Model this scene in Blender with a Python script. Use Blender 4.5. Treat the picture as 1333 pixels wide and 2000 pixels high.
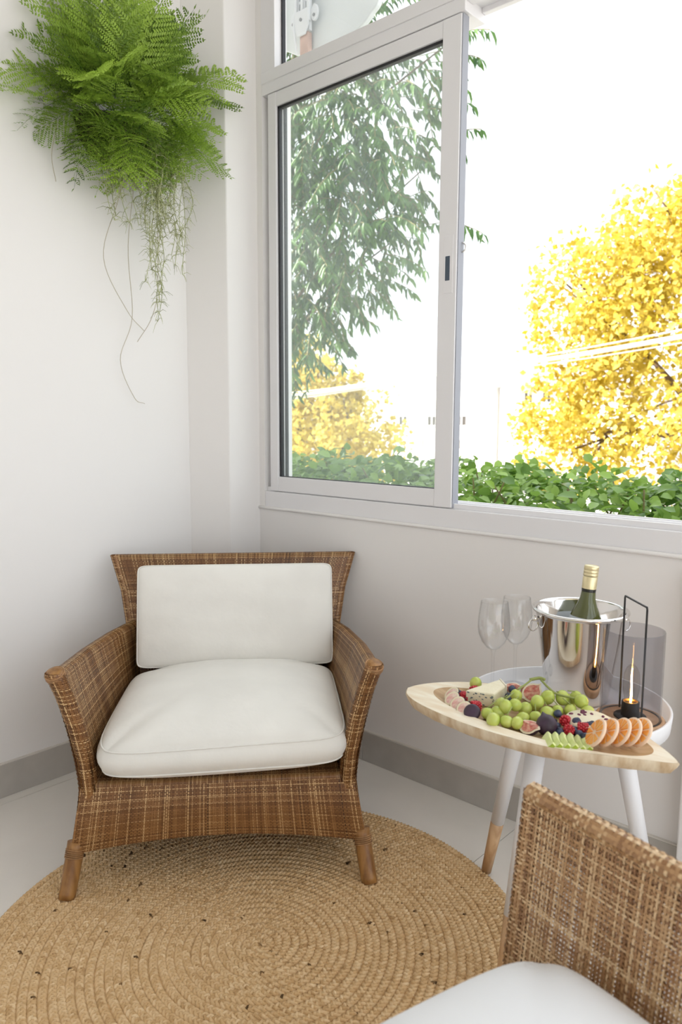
import bpy, math, random
import numpy as np
from mathutils import Vector, Matrix, Quaternion, Euler

for o in list(bpy.data.objects):
    bpy.data.objects.remove(o)
scene = bpy.context.scene
C = scene.collection
random.seed(7)
RNG = np.random.default_rng(11)
PI = math.pi

# ------------------------------------------------------------------ camera
cam_data = bpy.data.cameras.new('camera')
cam = bpy.data.objects.new('camera', cam_data)
C.objects.link(cam)
scene.camera = cam
cam_data.sensor_fit = 'VERTICAL'
cam_data.sensor_height = 36.0
cam_data.lens = 1456.22 / 2000 * 36.0
cam_data.clip_start = 0.02
cam_data.clip_end = 300
YAW, PITCH, ROLL = math.radians(47.786), math.radians(7.086), math.radians(-0.22)
fwd = Vector((-math.cos(YAW) * math.cos(PITCH), math.sin(YAW) * math.cos(PITCH), -math.sin(PITCH)))
rgt = fwd.cross(Vector((0, 0, 1))).normalized()
dwn = fwd.cross(rgt)
r2 = math.cos(ROLL) * rgt + math.sin(ROLL) * dwn
d2 = -math.sin(ROLL) * rgt + math.cos(ROLL) * dwn
cam.matrix_world = Matrix(((r2.x, -d2.x, -fwd.x, 2.2163), (r2.y, -d2.y, -fwd.y, -1.8496),
                           (r2.z, -d2.z, -fwd.z, 1.15), (0, 0, 0, 1)))
cam_data.dof.use_dof = True
cam_data.dof.focus_distance = 1.9
cam_data.dof.aperture_fstop = 5.0

# ------------------------------------------------------------------ light
world = bpy.data.worlds.new('world')
scene.world = world
world.use_nodes = True
bg = world.node_tree.nodes['Background']
bg.inputs['Color'].default_value = (0.91, 0.955, 1.0, 1)
bg.inputs['Strength'].default_value = 1.0

sun_data = bpy.data.lights.new('sun_offscreen', 'SUN')
sun_data.energy = 6.5
sun_data.angle = math.radians(1.0)
sun_data.color = (1.0, 0.95, 0.86)
sun = bpy.data.objects.new('sun_offscreen', sun_data)
C.objects.link(sun)
sun.rotation_euler = Vector((0.70, 0.42, -0.62)).to_track_quat('-Z', 'Y').to_euler()

vs = scene.view_settings
vs.view_transform = 'Standard'
vs.look = 'None'
vs.gamma = 1.0
vs.use_curve_mapping = False
vs.exposure = 1.1

# ------------------------------------------------------------------ materials
def new_mat(name):
    m = bpy.data.materials.new(name)
    m.use_nodes = True
    nt = m.node_tree
    return m, nt, nt.nodes['Principled BSDF']

def N(nt, typ, **kw):
    n = nt.nodes.new(typ)
    for k, v in kw.items():
        setattr(n, k, v)
    return n

def ramp(nt, stops):
    r = N(nt, 'ShaderNodeValToRGB')
    el = r.color_ramp.elements
    while len(el) > 1:
        el.remove(el[-1])
    el[0].position, el[0].color = stops[0][0], (*stops[0][1], 1)
    for p, c in stops[1:]:
        e = el.new(p)
        e.color = (*c, 1)
    return r

def mat(name, col, rough=0.5, metal=0.0, var=0.0, scale=8.0, bump=0.0, bscale=60.0, stretch=None, col2=None,
        spec=0.5, sheen=0.0, detail=4.0, coat=0.0, bdist=0.002, sss=0.0):
    m, nt, b = new_mat(name)
    b.inputs['Roughness'].default_value = rough
    b.inputs['Metallic'].default_value = metal
    b.inputs['Specular IOR Level'].default_value = spec
    b.inputs['Sheen Weight'].default_value = sheen
    b.inputs['Coat Weight'].default_value = coat
    if sss:
        b.inputs['Subsurface Weight'].default_value = sss
        b.inputs['Subsurface Radius'].default_value = (0.01, 0.006, 0.003)
    b.inputs['Base Color'].default_value = (*col, 1)
    tc = N(nt, 'ShaderNodeTexCoord')
    mp = N(nt, 'ShaderNodeMapping')
    nt.links.new(tc.outputs['Object'], mp.inputs['Vector'])
    if stretch:
        mp.inputs['Scale'].default_value = stretch
    if var or col2:
        nz = N(nt, 'ShaderNodeTexNoise')
        nz.inputs['Scale'].default_value = scale
        nz.inputs['Detail'].default_value = detail
        nt.links.new(mp.outputs['Vector'], nz.inputs['Vector'])
        c2 = col2 if col2 else tuple(min(1, c * (1 + var)) for c in col)
        c1 = col if col2 else tuple(c * (1 - var) for c in col)
        rp = ramp(nt, [(0.35, c1), (0.65, c2)])
        nt.links.new(nz.outputs['Fac'], rp.inputs['Fac'])
        nt.links.new(rp.outputs['Color'], b.inputs['Base Color'])
    if bump:
        nb = N(nt, 'ShaderNodeTexNoise')
        nb.inputs['Scale'].default_value = bscale
        nb.inputs['Detail'].default_value = 5
        nt.links.new(mp.outputs['Vector'], nb.inputs['Vector'])
        bp = N(nt, 'ShaderNodeBump')
        bp.inputs['Strength'].default_value = bump
        bp.inputs['Distance'].default_value = bdist
        nt.links.new(nb.outputs['Fac'], bp.inputs['Height'])
        nt.links.new(bp.outputs['Normal'], b.inputs['Normal'])
    return m

def attr_mat(name, stops, rough=0.6, noise=0.25, nscale=40.0, spec=0.3):
    """colour from the per-strand 'tone' attribute, broken up by a little noise"""
    m, nt, b = new_mat(name)
    b.inputs['Roughness'].default_value = rough
    b.inputs['Specular IOR Level'].default_value = spec
    a = N(nt, 'ShaderNodeAttribute', attribute_name='tone')
    tc = N(nt, 'ShaderNodeTexCoord')
    nz = N(nt, 'ShaderNodeTexNoise')
    nz.inputs['Scale'].default_value = nscale
    nz.inputs['Detail'].default_value = 3
    nt.links.new(tc.outputs['Object'], nz.inputs['Vector'])
    mm = N(nt, 'ShaderNodeMath', operation='MULTIPLY_ADD')
    nt.links.new(nz.outputs['Fac'], mm.inputs[0])
    mm.inputs[1].default_value = noise
    ad = N(nt, 'ShaderNodeMath', operation='SUBTRACT')
    nt.links.new(a.outputs['Fac'], ad.inputs[0])
    ad.inputs[1].default_value = noise * 0.5
    nt.links.new(ad.outputs[0], mm.inputs[2])
    rp = ramp(nt, stops)
    nt.links.new(mm.outputs[0], rp.inputs['Fac'])
    nt.links.new(rp.outputs['Color'], b.inputs['Base Color'])
    return m

def leaf_mat(name, c1, c2, trans=0.35, rough=0.4, rnd=0.45):
    m, nt, b = new_mat(name)
    b.inputs['Roughness'].default_value = rough
    oi = N(nt, 'ShaderNodeObjectInfo')
    at = N(nt, 'ShaderNodeAttribute', attribute_name='tone')
    ad = N(nt, 'ShaderNodeMath', operation='MULTIPLY_ADD')
    nt.links.new(oi.outputs['Random'], ad.inputs[0])
    ad.inputs[1].default_value = rnd
    nt.links.new(at.outputs['Fac'], ad.inputs[2])
    rp = ramp(nt, [(0.1, c1), (1.0, c2)])
    nt.links.new(ad.outputs[0], rp.inputs['Fac'])
    nt.links.new(rp.outputs['Color'], b.inputs['Base Color'])
    tr = N(nt, 'ShaderNodeBsdfTranslucent')
    nt.links.new(rp.outputs['Color'], tr.inputs['Color'])
    mx = N(nt, 'ShaderNodeMixShader')
    mx.inputs['Fac'].default_value = trans
    nt.links.new(b.outputs[0], mx.inputs[1])
    nt.links.new(tr.outputs[0], mx.inputs[2])
    nt.links.new(mx.outputs[0], nt.nodes['Material Output'].inputs['Surface'])
    return m

def glass_mat(name, tint=(1, 1, 1), refl=1.45, rough=0.0, dirt=0.0, gain=1.0):
    """thin sheet glass: what is behind shows through, edges and grazing angles reflect; optional dust film"""
    m, nt, b = new_mat(name)
    nt.nodes.remove(b)
    tr = N(nt, 'ShaderNodeBsdfTransparent')
    tr.inputs['Color'].default_value = (*tint, 1)
    gl = N(nt, 'ShaderNodeBsdfGlossy')
    gl.inputs['Roughness'].default_value = rough
    # Schlick reflectance of the sheet, the same from both faces
    f0 = ((refl - 1) / (refl + 1)) ** 2 * gain
    lw = N(nt, 'ShaderNodeLayerWeight')
    lw.inputs['Blend'].default_value = 0.5
    pw = N(nt, 'ShaderNodeMath', operation='POWER')
    nt.links.new(lw.outputs['Facing'], pw.inputs[0])
    pw.inputs[1].default_value = 5.0
    g = N(nt, 'ShaderNodeMath', operation='MULTIPLY_ADD')
    g.inputs[1].default_value = 1 - f0
    g.inputs[2].default_value = f0
    nt.links.new(pw.outputs[0], g.inputs[0])
    mx = N(nt, 'ShaderNodeMixShader')
    nt.links.new(g.outputs[0], mx.inputs['Fac'])
    nt.links.new(tr.outputs[0], mx.inputs[1])
    nt.links.new(gl.outputs[0], mx.inputs[2])
    out = mx
    if dirt:
        df = N(nt, 'ShaderNodeBsdfTranslucent')
        df.inputs['Color'].default_value = (0.86, 0.92, 0.93, 1)
        tc = N(nt, 'ShaderNodeTexCoord')
        mp = N(nt, 'ShaderNodeMapping')
        mp.inputs['Scale'].default_value = (3, 3, 1.2)
        nz = N(nt, 'ShaderNodeTexNoise')
        nz.inputs['Scale'].default_value = 2.5
        nz.inputs['Detail'].default_value = 6
        nt.links.new(tc.outputs['Object'], mp.inputs['Vector'])
        nt.links.new(mp.outputs['Vector'], nz.inputs['Vector'])
        mr = N(nt, 'ShaderNodeMapRange')
        mr.inputs['From Min'].default_value = 0.3
        mr.inputs['From Max'].default_value = 0.7
        mr.inputs['To Min'].default_value = dirt * 0.6
        mr.inputs['To Max'].default_value = dirt * 1.3
        nt.links.new(nz.outputs['Fac'], mr.inputs['Value'])
        m2 = N(nt, 'ShaderNodeMixShader')
        nt.links.new(mr.outputs[0], m2.inputs['Fac'])
        nt.links.new(mx.outputs[0], m2.inputs[1])
        nt.links.new(df.outputs[0], m2.inputs[2])
        out = m2
    nt.links.new(out.outputs[0], nt.nodes['Material Output'].inputs['Surface'])
    return m

def emit_mat(name, col, strength):
    m, nt, b = new_mat(name)
    b.inputs['Base Color'].default_value = (*col, 1)
    b.inputs['Emission Color'].default_value = (*col, 1)
    b.inputs['Emission Strength'].default_value = strength
    return m

M = {}
M['wall'] = mat('white_plaster', (0.865, 0.843, 0.828), 0.75, bump=0.12, bscale=9, bdist=0.01)
M['ceiling'] = mat('ceiling_paint', (0.88, 0.87, 0.85), 0.8)
M['tile'] = mat('cream_porcelain', (0.84, 0.80, 0.745), 0.22, var=0.02, scale=5)
M['grout'] = mat('grout', (0.42, 0.39, 0.35), 0.9)
M['skirting'] = mat('greige_porcelain', (0.47, 0.44, 0.40), 0.35, var=0.05, scale=14)
M['caulk'] = mat('caulk', (0.70, 0.66, 0.60), 0.7)
M['alu'] = mat('white_aluminium', (0.83, 0.82, 0.835), 0.32)
M['strip_grey'] = mat('grey_edge_strip', (0.33, 0.34, 0.38), 0.6)  # bluish grey, darker than the frame, for the sash edge strip
M['gasket'] = mat('black_rubber', (0.018, 0.018, 0.022), 0.5)
M['latch'] = mat('slate_plastic', (0.06, 0.085, 0.12), 0.4)
M['glass'] = glass_mat('window_glass', (0.985, 0.995, 0.993), dirt=0.042)
M['glass_clear'] = glass_mat('window_glass_clear', (0.985, 0.995, 0.995), dirt=0.03)
M['wicker'] = attr_mat('woven_rattan', [(0.0, (0.05, 0.02, 0.008)), (0.35, (0.19, 0.078, 0.024)), (0.62, (0.36, 0.17, 0.058)), (1.0, (0.72, 0.48, 0.23))], 0.36, spec=0.55)
M['wicker_dark'] = mat('rattan_backing', (0.20, 0.085, 0.028), 0.7)
M['wicker_pale'] = attr_mat('bleached_rattan', [(0.0, (0.05, 0.024, 0.012)), (0.35, (0.27, 0.125, 0.05)), (0.62, (0.50, 0.285, 0.13)), (1.0, (0.76, 0.54, 0.31))], 0.36, spec=0.55)
M['pole'] = mat('rattan_pole', (0.22, 0.095, 0.025), 0.38, col2=(0.40, 0.20, 0.06), scale=9, stretch=(6, 6, 1), bump=0.2, bscale=30)
M['cane'] = mat('cane_wrap', (0.36, 0.19, 0.08), 0.5, var=0.3, scale=40)
M['linen'] = mat('cream_canvas', (0.84, 0.82, 0.77), 0.85, var=0.03, scale=7, bump=0.35, bscale=16, sheen=0.15, bdist=0.006)
M['linen_seam'] = mat('canvas_piping', (0.84, 0.82, 0.77), 0.9)
M['white_cushion'] = mat('white_upholstery', (0.86, 0.87, 0.89), 0.7, bump=0.1, bscale=8, bdist=0.004)
M['jute'] = attr_mat('jute_braid', [(0.0, (0.06, 0.035, 0.018)), (0.18, (0.44, 0.265, 0.12)), (0.5, (0.67, 0.445, 0.228)), (1.0, (0.86, 0.65, 0.40))], 0.85, noise=0.35, nscale=90, spec=0.1)
M['white_paint'] = mat('white_lacquer', (0.84, 0.84, 0.86), 0.35)
M['oak'] = mat('pale_oak', (0.50, 0.29, 0.14), 0.5, col2=(0.66, 0.43, 0.24), scale=12, stretch=(8, 8, 0.8))
M['steel'] = mat('polished_steel', (0.78, 0.76, 0.74), 0.07, metal=1.0)
M['black'] = mat('black_metal', (0.012, 0.012, 0.013), 0.4)
M['glassware'] = glass_mat('clear_glass', (0.993, 0.995, 0.997), refl=1.5, gain=1.5)
M['smoke'] = glass_mat('smoked_glass', (0.84, 0.835, 0.85), refl=1.45, gain=.6)
M['bulb'] = glass_mat('bulb_glass', (0.97, 0.94, 0.90), refl=1.4)
M['filament'] = emit_mat('glowing_filament', (1.0, 0.55, 0.18), 40.0)
M['brass'] = mat('brass_collar', (0.75, 0.48, 0.16), 0.3, metal=1.0)

# ------------------------------------------------------------------ helpers
def mk(name, V, F, m=None, parent=None, smooth=False, tone=None):
    me = bpy.data.meshes.new(name)
    V = np.asarray(V, dtype=np.float64).reshape(-1, 3)
    if isinstance(F, np.ndarray):
        k = F.shape[1]
        me.vertices.add(len(V))
        me.vertices.foreach_set('co', V.astype(np.float32).ravel())
        me.loops.add(F.size)
        me.loops.foreach_set('vertex_index', F.astype(np.int32).ravel())
        me.polygons.add(len(F))
        me.polygons.foreach_set('loop_start', np.arange(0, F.size, k, dtype=np.int32))
        me.update(calc_edges=True)
        me.validate()
    else:
        me.from_pydata([tuple(v) for v in V], [], F)
        me.update()
    if tone is not None:
        a = me.attributes.new('tone', 'FLOAT', 'POINT')
        a.data.foreach_set('value', np.asarray(tone, dtype=np.float32))
    if smooth:
        me.polygons.foreach_set('use_smooth', np.ones(len(me.polygons), dtype=bool))
    if m is not None:
        me.materials.append(m)
    return link(name, me, parent)

def link(name, me, parent=None):
    o = bpy.data.objects.new(name, me)
    C.objects.link(o)
    if parent is not None:
        o.parent = parent
    return o

def tag(o, label, cat, group=None):
    o['label'] = label
    o['category'] = cat
    if group:
        o['group'] = group
    return o

def thing(name, label, cat, loc=(0, 0, 0), rz=0.0, group=None):
    o = link(name, None)
    o.location = loc
    o.rotation_euler = (0, 0, rz)
    o.empty_display_size = 0.05
    return tag(o, label, cat, group)

def struct(o):
    o['kind'] = 'structure'
    return o

class G:
    """collects vertices and faces of one mesh"""
    def __init__(s):
        s.V, s.F, s.T = [], [], []
    def add(s, V, F, tone=0.5):
        n = len(s.V)
        s.V += [tuple(v) for v in V]
        s.F += [tuple(i + n for i in f) for f in F]
        s.T += [tone] * len(V)
        return s
    def box(s, a, b):
        (x0, y0, z0), (x1, y1, z1) = a, b
        return s.add([(x0, y0, z0), (x1, y0, z0), (x1, y1, z0), (x0, y1, z0), (x0, y0, z1), (x1, y0, z1), (x1, y1, z1), (x0, y1, z1)],
                     [(0, 3, 2, 1), (4, 5, 6, 7), (0, 1, 5, 4), (1, 2, 6, 5), (2, 3, 7, 6), (3, 0, 4, 7)])
    def prism(s, poly, z0, z1):
        n = len(poly)
        return s.add([(x, y, z0) for x, y in poly] + [(x, y, z1) for x, y in poly],
                     [tuple(range(n))[::-1], tuple(range(n, 2 * n))] + [(i, (i + 1) % n, n + (i + 1) % n, n + i) for i in range(n)])
    def tube(s, pts, r, sides=8, cap=True, tone=0.5):
        pts = [Vector(p) for p in pts]
        k = len(pts)
        rs = r if hasattr(r, '__len__') else [r] * k
        V, F = [], []
        up = None
        for i, p in enumerate(pts):
            t = (pts[min(i + 1, k - 1)] - pts[max(i - 1, 0)]).normalized()
            if up is None:
                up = t.orthogonal().normalized()
            else:
                up = (up - t * up.dot(t))
                up = up.normalized() if up.length > 1e-6 else t.orthogonal().normalized()
            bn = t.cross(up)
            for j in range(sides):
                a = 2 * PI * j / sides
                V.append(p + (up * math.cos(a) + bn * math.sin(a)) * rs[i])
        for i in range(k - 1):
            for j in range(sides):
                j2 = (j + 1) % sides
                F.append((i * sides + j, i * sides + j2, (i + 1) * sides + j2, (i + 1) * sides + j))
        if cap:
            F.append(tuple(range(sides))[::-1])
            F.append(tuple(range((k - 1) * sides, k * sides)))
        return s.add(V, F, tone)
    def lathe(s, prof, seg=32, c=(0, 0, 0), closed=False):
        V, F = [], []
        n = len(prof)
        for r, z in prof:
            for j in range(seg):
                a = 2 * PI * j / seg
                V.append((c[0] + r * math.cos(a), c[1] + r * math.sin(a), c[2] + z))
        for i in range(n if closed else n - 1):
            i2 = (i + 1) % n
            for j in range(seg):
                j2 = (j + 1) % seg
                F.append((i * seg + j, i * seg + j2, i2 * seg + j2, i2 * seg + j))
        return s.add(V, F)
    def torus(s, R, r, c=(0, 0, 0), seg=28, sides=8, rot=None):
        V, F = [], []
        for i in range(seg):
            a = 2 * PI * i / seg
            for j in range(sides):
                b = 2 * PI * j / sides
                v = Vector(((R + r * math.cos(b)) * math.cos(a), (R + r * math.cos(b)) * math.sin(a), r * math.sin(b)))
                if rot is not None:
                    v = rot @ v
                V.append(v + Vector(c))
        for i in range(seg):
            for j in range(sides):
                F.append((i * sides + j, ((i + 1) % seg) * sides + j, ((i + 1) % seg) * sides + (j + 1) % sides, i * sides + (j + 1) % sides))
        return s.add(V, F)
    def ball(s, r, c=(0, 0, 0), seg=16, rings=10, sc=(1, 1, 1)):
        prof = [(max(1e-5, r * math.sin(PI * i / rings)), -r * math.cos(PI * i / rings)) for i in range(rings + 1)]
        n = len(s.V)
        s.lathe(prof, seg)
        for i in range(n, len(s.V)):
            v = s.V[i]
            s.V[i] = (c[0] + v[0] * sc[0], c[1] + v[1] * sc[1], c[2] + v[2] * sc[2])
        return s
    def build(s, name, m, parent=None, smooth=False, tone=False):
        return mk(name, s.V, s.F, m, parent, smooth, s.T if tone else None)

def bevel(o, w=0.003, seg=2):
    md = o.modifiers.new('bevel', 'BEVEL')
    md.width = w
    md.segments = seg
    md.limit_method = 'ANGLE'
    return o

def catmull(pts, n=6):
    P = [Vector(p) for p in pts]
    P = [P[0] * 2 - P[1]] + P + [P[-1] * 2 - P[-2]]
    out = []
    for i in range(1, len(P) - 2):
        a, b, c, d = P[i - 1:i + 3]
        for k in range(n):
            t = k / n
            out.append(0.5 * ((2 * b) + (c - a) * t + (2 * a - 5 * b + 4 * c - d) * t * t + (3 * b - a - 3 * c + d) * t ** 3))
    out.append(P[-2])
    return out

# ------------------------------------------------------------------ room shell
ZC = 2.78          # ceiling
fl = struct(G().box((-0.12, -3.6, -0.06), (4.2, 0.14, -0.003)).build('floor', M['grout']))
tile_me = None
T = 0.6
for i in range(-1, 7):
    for j in range(0, 6):
        x0, x1 = max(0.0, 0.05 + T * i), min(4.2, 0.05 + T * (i + 1))
        y1, y0 = -T * j, -T * (j + 1)
        full = abs(x1 - x0 - T) < 1e-6
        if x1 - x0 < 0.01:
            continue
        if full and tile_me is not None:
            t = link('tile', tile_me, fl)
        else:
            g = 0.0009
            t = G().box((g, g, -0.004), (x1 - x0 - g, T - g, 0.0)).build('tile', M['tile'], fl)
            if full:
                tile_me = t.data
        t.location = (x0, y0, 0)

struct(G().box((-2.2, -3.6, -0.06), (0.0, 0.14, ZC)).build('wall_left', M['wall']))  # unseen thickness added outward to keep the sun off the awning
struct(G().box((-0.14, -3.74, -0.06), (4.2, -3.6, ZC)).build('wall_front', M['wall']))  # unseen wall, added to cut the light from behind the camera
wb = G()
wb.box((0.0, 0.0, -0.06), (4.2, 0.14, 0.826))
wb.box((0.0, 0.0, 0.826), (0.158, 0.14, 2.30))
wb.box((0.0, 0.0, 2.30), (0.158, 0.058, ZC))
wb.box((0.158, 0.0, 2.70), (4.2, 0.14, ZC))
wb.box((3.30, 0.0, 0.826), (4.2, 0.14, 2.70))
struct(wb.build('wall_back', M['wall']))
struct(bevel(G().prism([(-0.01, -0.222), (0.0, -0.222), (0.128, -0.140), (0.128, 0.01), (-0.01, 0.01)], 0.0, ZC).build('wall_corner_pier', M['wall']), 0.004))
struct(bevel(G().box((1.684, -0.05, 0.0), (1.95, 0.01, 0.80)).build('wall_nib', M['wall']), 0.004))
struct(G().box((-2.2, -3.6, ZC), (4.2, 0.14, ZC + 0.75)).build('ceiling', M['ceiling']))  # unseen slab, made extra tall and wide to shade the awning from sun
# plaster lip under the window frame
lip = G().tube(catmull([(0.128, -0.002, 0.824), (0.5, -0.004, 0.826), (1.0, -0.003, 0.825), (1.6, -0.004, 0.827), (3.3, -0.003, 0.826)], 8), 0.006, 8)
struct(lip.build('trim_1', M['wall'], None, True))

def skirting(name, along, spans):
    base = None
    for a, b in spans:
        g = 0.0007
        if along == 'x':
            o = G().box((a + g, -0.011, 0.0), (b - g, 0.001, 0.104))
            c = G().box((a, -0.009, 0.104), (b, 0.0, 0.1075))
        else:
            o = G().box((-0.001, a + g, 0.0), (0.011, b - g, 0.104))
            c = G().box((0.0, a, 0.104), (0.009, b, 0.1075))
        if base is None:
            base = struct(link(name, None))
        bevel(o.build('skirting_tile', M['skirting'], base), 0.001, 1)
        c.build('caulk_line', M['caulk'], base)

skirting('baseboard_left', 'y', [(-3.6, -3.0), (-3.0, -2.4), (-2.4, -1.8), (-1.8, -1.2), (-1.2, -0.6), (-0.6, -0.222)])
skirting('baseboard_back', 'x', [(0.128, 0.65), (0.65, 1.25), (1.25, 1.684), (1.95, 2.45), (2.45, 3.05), (3.05, 3.65), (3.65, 4.2)])

# ------------------------------------------------------------------ window
win = struct(link('window_1', None))
win.location = (0, 0, 0)
def bar(name, a, b, m='alu', parent=win, bw=0.002):
    return bevel(G().box(a, b).build(name, M[m], parent), bw, 2)

X0, X1, ZB, ZT = 0.158, 3.30, 0.826, 2.70
ZR = 2.298                      # underside of the transom's proud fillet
# outer frame
bar('sill_rail', (X0, 0.0, ZB), (X1, 0.105, 0.898 - 0.012))
bar('sill_track', (X0, 0.012, 0.884), (X1, 0.020, 0.902))
bar('sill_track', (X0, 0.050, 0.884), (X1, 0.058, 0.902))
bar('sill_track', (X0, 0.092, 0.884), (X1, 0.100, 0.902))
bar('jamb', (X0, 0.030, 0.886), (X0 + 0.020, 0.105, ZR))
bar('jamb', (X0, -0.002, ZR), (0.226, 0.056, ZT))
bar('jamb', (X1 - 0.05, 0.0, 0.886), (X1, 0.105, ZT))
bar('transom', (X0, -0.004, 2.300), (X1, 0.105, 2.338))
bar('transom_fillet', (X0, 0.000, 2.264), (0.99, 0.105, 2.301))
bar('transom_fillet', (0.99, 0.000, 2.290), (X1, 0.040, 2.301))
bar('head_rail', (X0, -0.002, 2.66), (X1, 0.105, ZT))
bar('head_track', (0.99, 0.085, 2.286), (X1, 0.105, 2.301))
for xm in (1.40, 2.35):
    bar('transom_post', (xm, 0.0, 2.338), (xm + 0.05, 0.09, 2.66))
# upper fixed lights
px0 = 0.226
for xm in (1.40, 2.35, X1 - 0.05):
    G().box((px0, 0.046, 2.338), (xm, 0.051, 2.66)).build('upper_pane', M['glass_clear'], win)
    bar('gasket', (px0 + 0.0003, 0.030, 2.338), (px0 + 0.006, 0.046, 2.66), 'gasket', win, 0.001)
    px0 = xm + 0.05

def sash(name, xa, xb, ya, yb, latch, sl, sr, ztr):
    z0, z1 = 0.889, 2.262
    s = link(name, None, win)
    bar('stile', (xa, ya, z0), (xa + sl, yb, z1), 'alu', s)
    bar('stile', (xb - sr, ya, z0), (xb, yb, z1), 'alu', s)
    bar('rail', (xa + sl, ya + 0.0015, z0), (xb - sr, yb, 0.942 if latch else 0.930), 'alu', s)
    bar('rail', (xa + sl, ya + 0.0015, ztr), (xb - sr, yb, z1), 'alu', s)
    ym = (ya + yb) / 2
    a, b, c, d = xa + sl, xb - sr, 0.942 if latch else 0.930, ztr
    gk = G()
    w = 0.008 if latch else 0.002
    gk.box((a, ym - 0.008, c), (a + w, ym + 0.008, d))
    gk.box((b - 0.002, ym - 0.008, c), (b, ym + 0.008, d))
    gk.box((a, ym - 0.008, d - w), (b, ym + 0.008, d))
    gk.box((a, ym - 0.008, c), (b, ym + 0.008, c + 0.002))
    gk.build('gasket', M['gasket'], s)
    G().box((a, ym - 0.002, c), (b, ym + 0.002, d)).build('glass_pane', M['glass'], s)
    if latch:
        bar('latch_plate', (xb - 0.043, ya - 0.0012, 1.513), (xb - 0.011, ya + 0.002, 1.675), 'alu', s, 0.001)
        bar('latch_grip', (xb - 0.037, ya - 0.0022, 1.549), (xb - 0.021, ya + 0.002, 1.618), 'latch', s, 0.0015)
        bar('edge_strip', (xb, ya + 0.004, z0), (xb + 0.003, yb, z1), 'strip_grey', s, 0.001)  # thin darker grey strip down the sash's free edge
        G().tube(catmull([(xb + 0.003, yb - 0.01, 1.655), (xb + 0.012, yb - 0.008, 1.648), (xb + 0.013, yb - 0.008, 1.636), (xb + 0.004, yb - 0.01, 1.628)], 5), 0.0025, 6).build('latch_hook', M['steel'], s, True)
    return s
sash('sliding_sash', 0.186, 0.978, 0.002, 0.036, True, 0.040, 0.062, 2.216)
sash('sliding_sash', 0.180, 0.912, 0.056, 0.084, False, 0.022, 0.030, 2.240)

# ------------------------------------------------------------------ outside: awning, ground
M['awning'] = mat('awning_panel', (0.74, 0.77, 0.78), 0.5)
M['enamel'] = mat('white_enamel', (0.78, 0.80, 0.83), 0.35)
M['screw'] = mat('zinc_screw', (0.36, 0.37, 0.39), 0.4, metal=0.8)
M['rust'] = mat('pinkish_bracket', (0.62, 0.44, 0.38), 0.6, var=0.15, scale=20)
aw = thing('awning', 'white awning panel with slotted arm outside the upper window pane', 'awning', (0.0, 0.36, 2.55))
prof = [(-0.62, 0.33), (-0.12, 0.075), (-0.02, 0.02), (0.10, 0.0), (0.28, 0.01), (0.36, 0.05), (0.40, 0.10), (0.45, 0.33), (0.47, 0.50), (-0.62, 0.50)]
pp = [(p.x, p.y) for p in catmull([(x, z, 0) for x, z in prof[2:8]], 5)]
poly = prof[:2] + pp + prof[8:]
g = G().prism(poly, -0.012, 0.012)
o = bevel(g.build('awning_panel', M['awning'], aw), 0.004, 2)
o.rotation_euler = (PI / 2, 0, 0)
arm = link('folding_arm', None, aw)
arm.location = (0.045, -0.032, 0.05)
ch = G()                        # channel with open slots
for xa, xb in ((-0.030, -0.0175), (-0.0105, 0.0165), (0.0235, 0.036)):
    ch.box((xa, -0.014, 0.02), (xb, 0.0, 0.30))
for xa, xb in ((-0.0175, -0.0105), (0.0165, 0.0235)):
    for za, zb in ((0.02, 0.09), (0.125, 0.135), (0.17, 0.19), (0.225, 0.24), (0.275, 0.30)):
        ch.box((xa, -0.014, za), (xb, 0.0, zb))
ch.build('arm_channel', M['enamel'], arm)
for xx in (-0.030, 0.003, 0.036):
    bevel(G().box((xx - 0.006, -0.024, 0.05), (xx + 0.006, -0.010, 0.30)).build('rail', M['enamel'], arm), 0.002)
ep = bevel(G().prism([(-0.034, 0.095), (-0.034, 0.035), (-0.016, 0.005), (0.022, 0.005), (0.040, 0.035), (0.040, 0.095)], 0.0, 0.008).build('end_plate', M['enamel'], arm), 0.002)
ep.rotation_euler = (PI / 2, 0, 0)
ep.location = (0, -0.018, 0)
for sx in (-1, 1):
    cx = 0.003 + sx * 0.056
    e = bevel(G().prism([(cx + 0.018 * math.cos(a), 0.075 + 0.030 * math.sin(a)) for a in [2 * PI * k / 14 for k in range(14)]], 0.0, 0.010).build('ear', M['enamel'], arm), 0.002)
    e.rotation_euler = (PI / 2, 0, 0)
    e.location = (0, -0.002, 0)
    sc = G().lathe([(0.0001, 0), (0.006, 0), (0.006, 0.004), (0.0001, 0.005)], 12).build('screw', M['screw'], arm)
    sc.rotation_euler = (PI / 2, 0, 0)
    sc.location = (cx, -0.011, 0.065)
sc = G().lathe([(0.0001, 0), (0.006, 0), (0.006, 0.004), (0.0001, 0.005)], 12).build('screw', M['screw'], arm)
sc.rotation_euler = (PI / 2, 0, 0)
sc.location = (0.003, -0.026, 0.06)
bevel(G().box((-0.018, -0.012, -0.06), (0.026, 0.012, 0.02)).build('bracket_foot', M['rust'], arm), 0.003)
G().tube(catmull([(-0.034, -0.02, 0.12), (-0.036, -0.026, 0.05), (-0.030, -0.026, 0.0), (-0.018, -0.024, -0.06)], 5), 0.004, 6).build('cord', M['enamel'], arm, True)

M['ground'] = mat('pale_paving', (0.46, 0.44, 0.42), 0.95, var=0.15, scale=0.6)
GZ = -1.2
gd = struct(G().box((-90, -60, GZ - 0.2), (60, 90, GZ)).build('ground', M['ground']))

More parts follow.
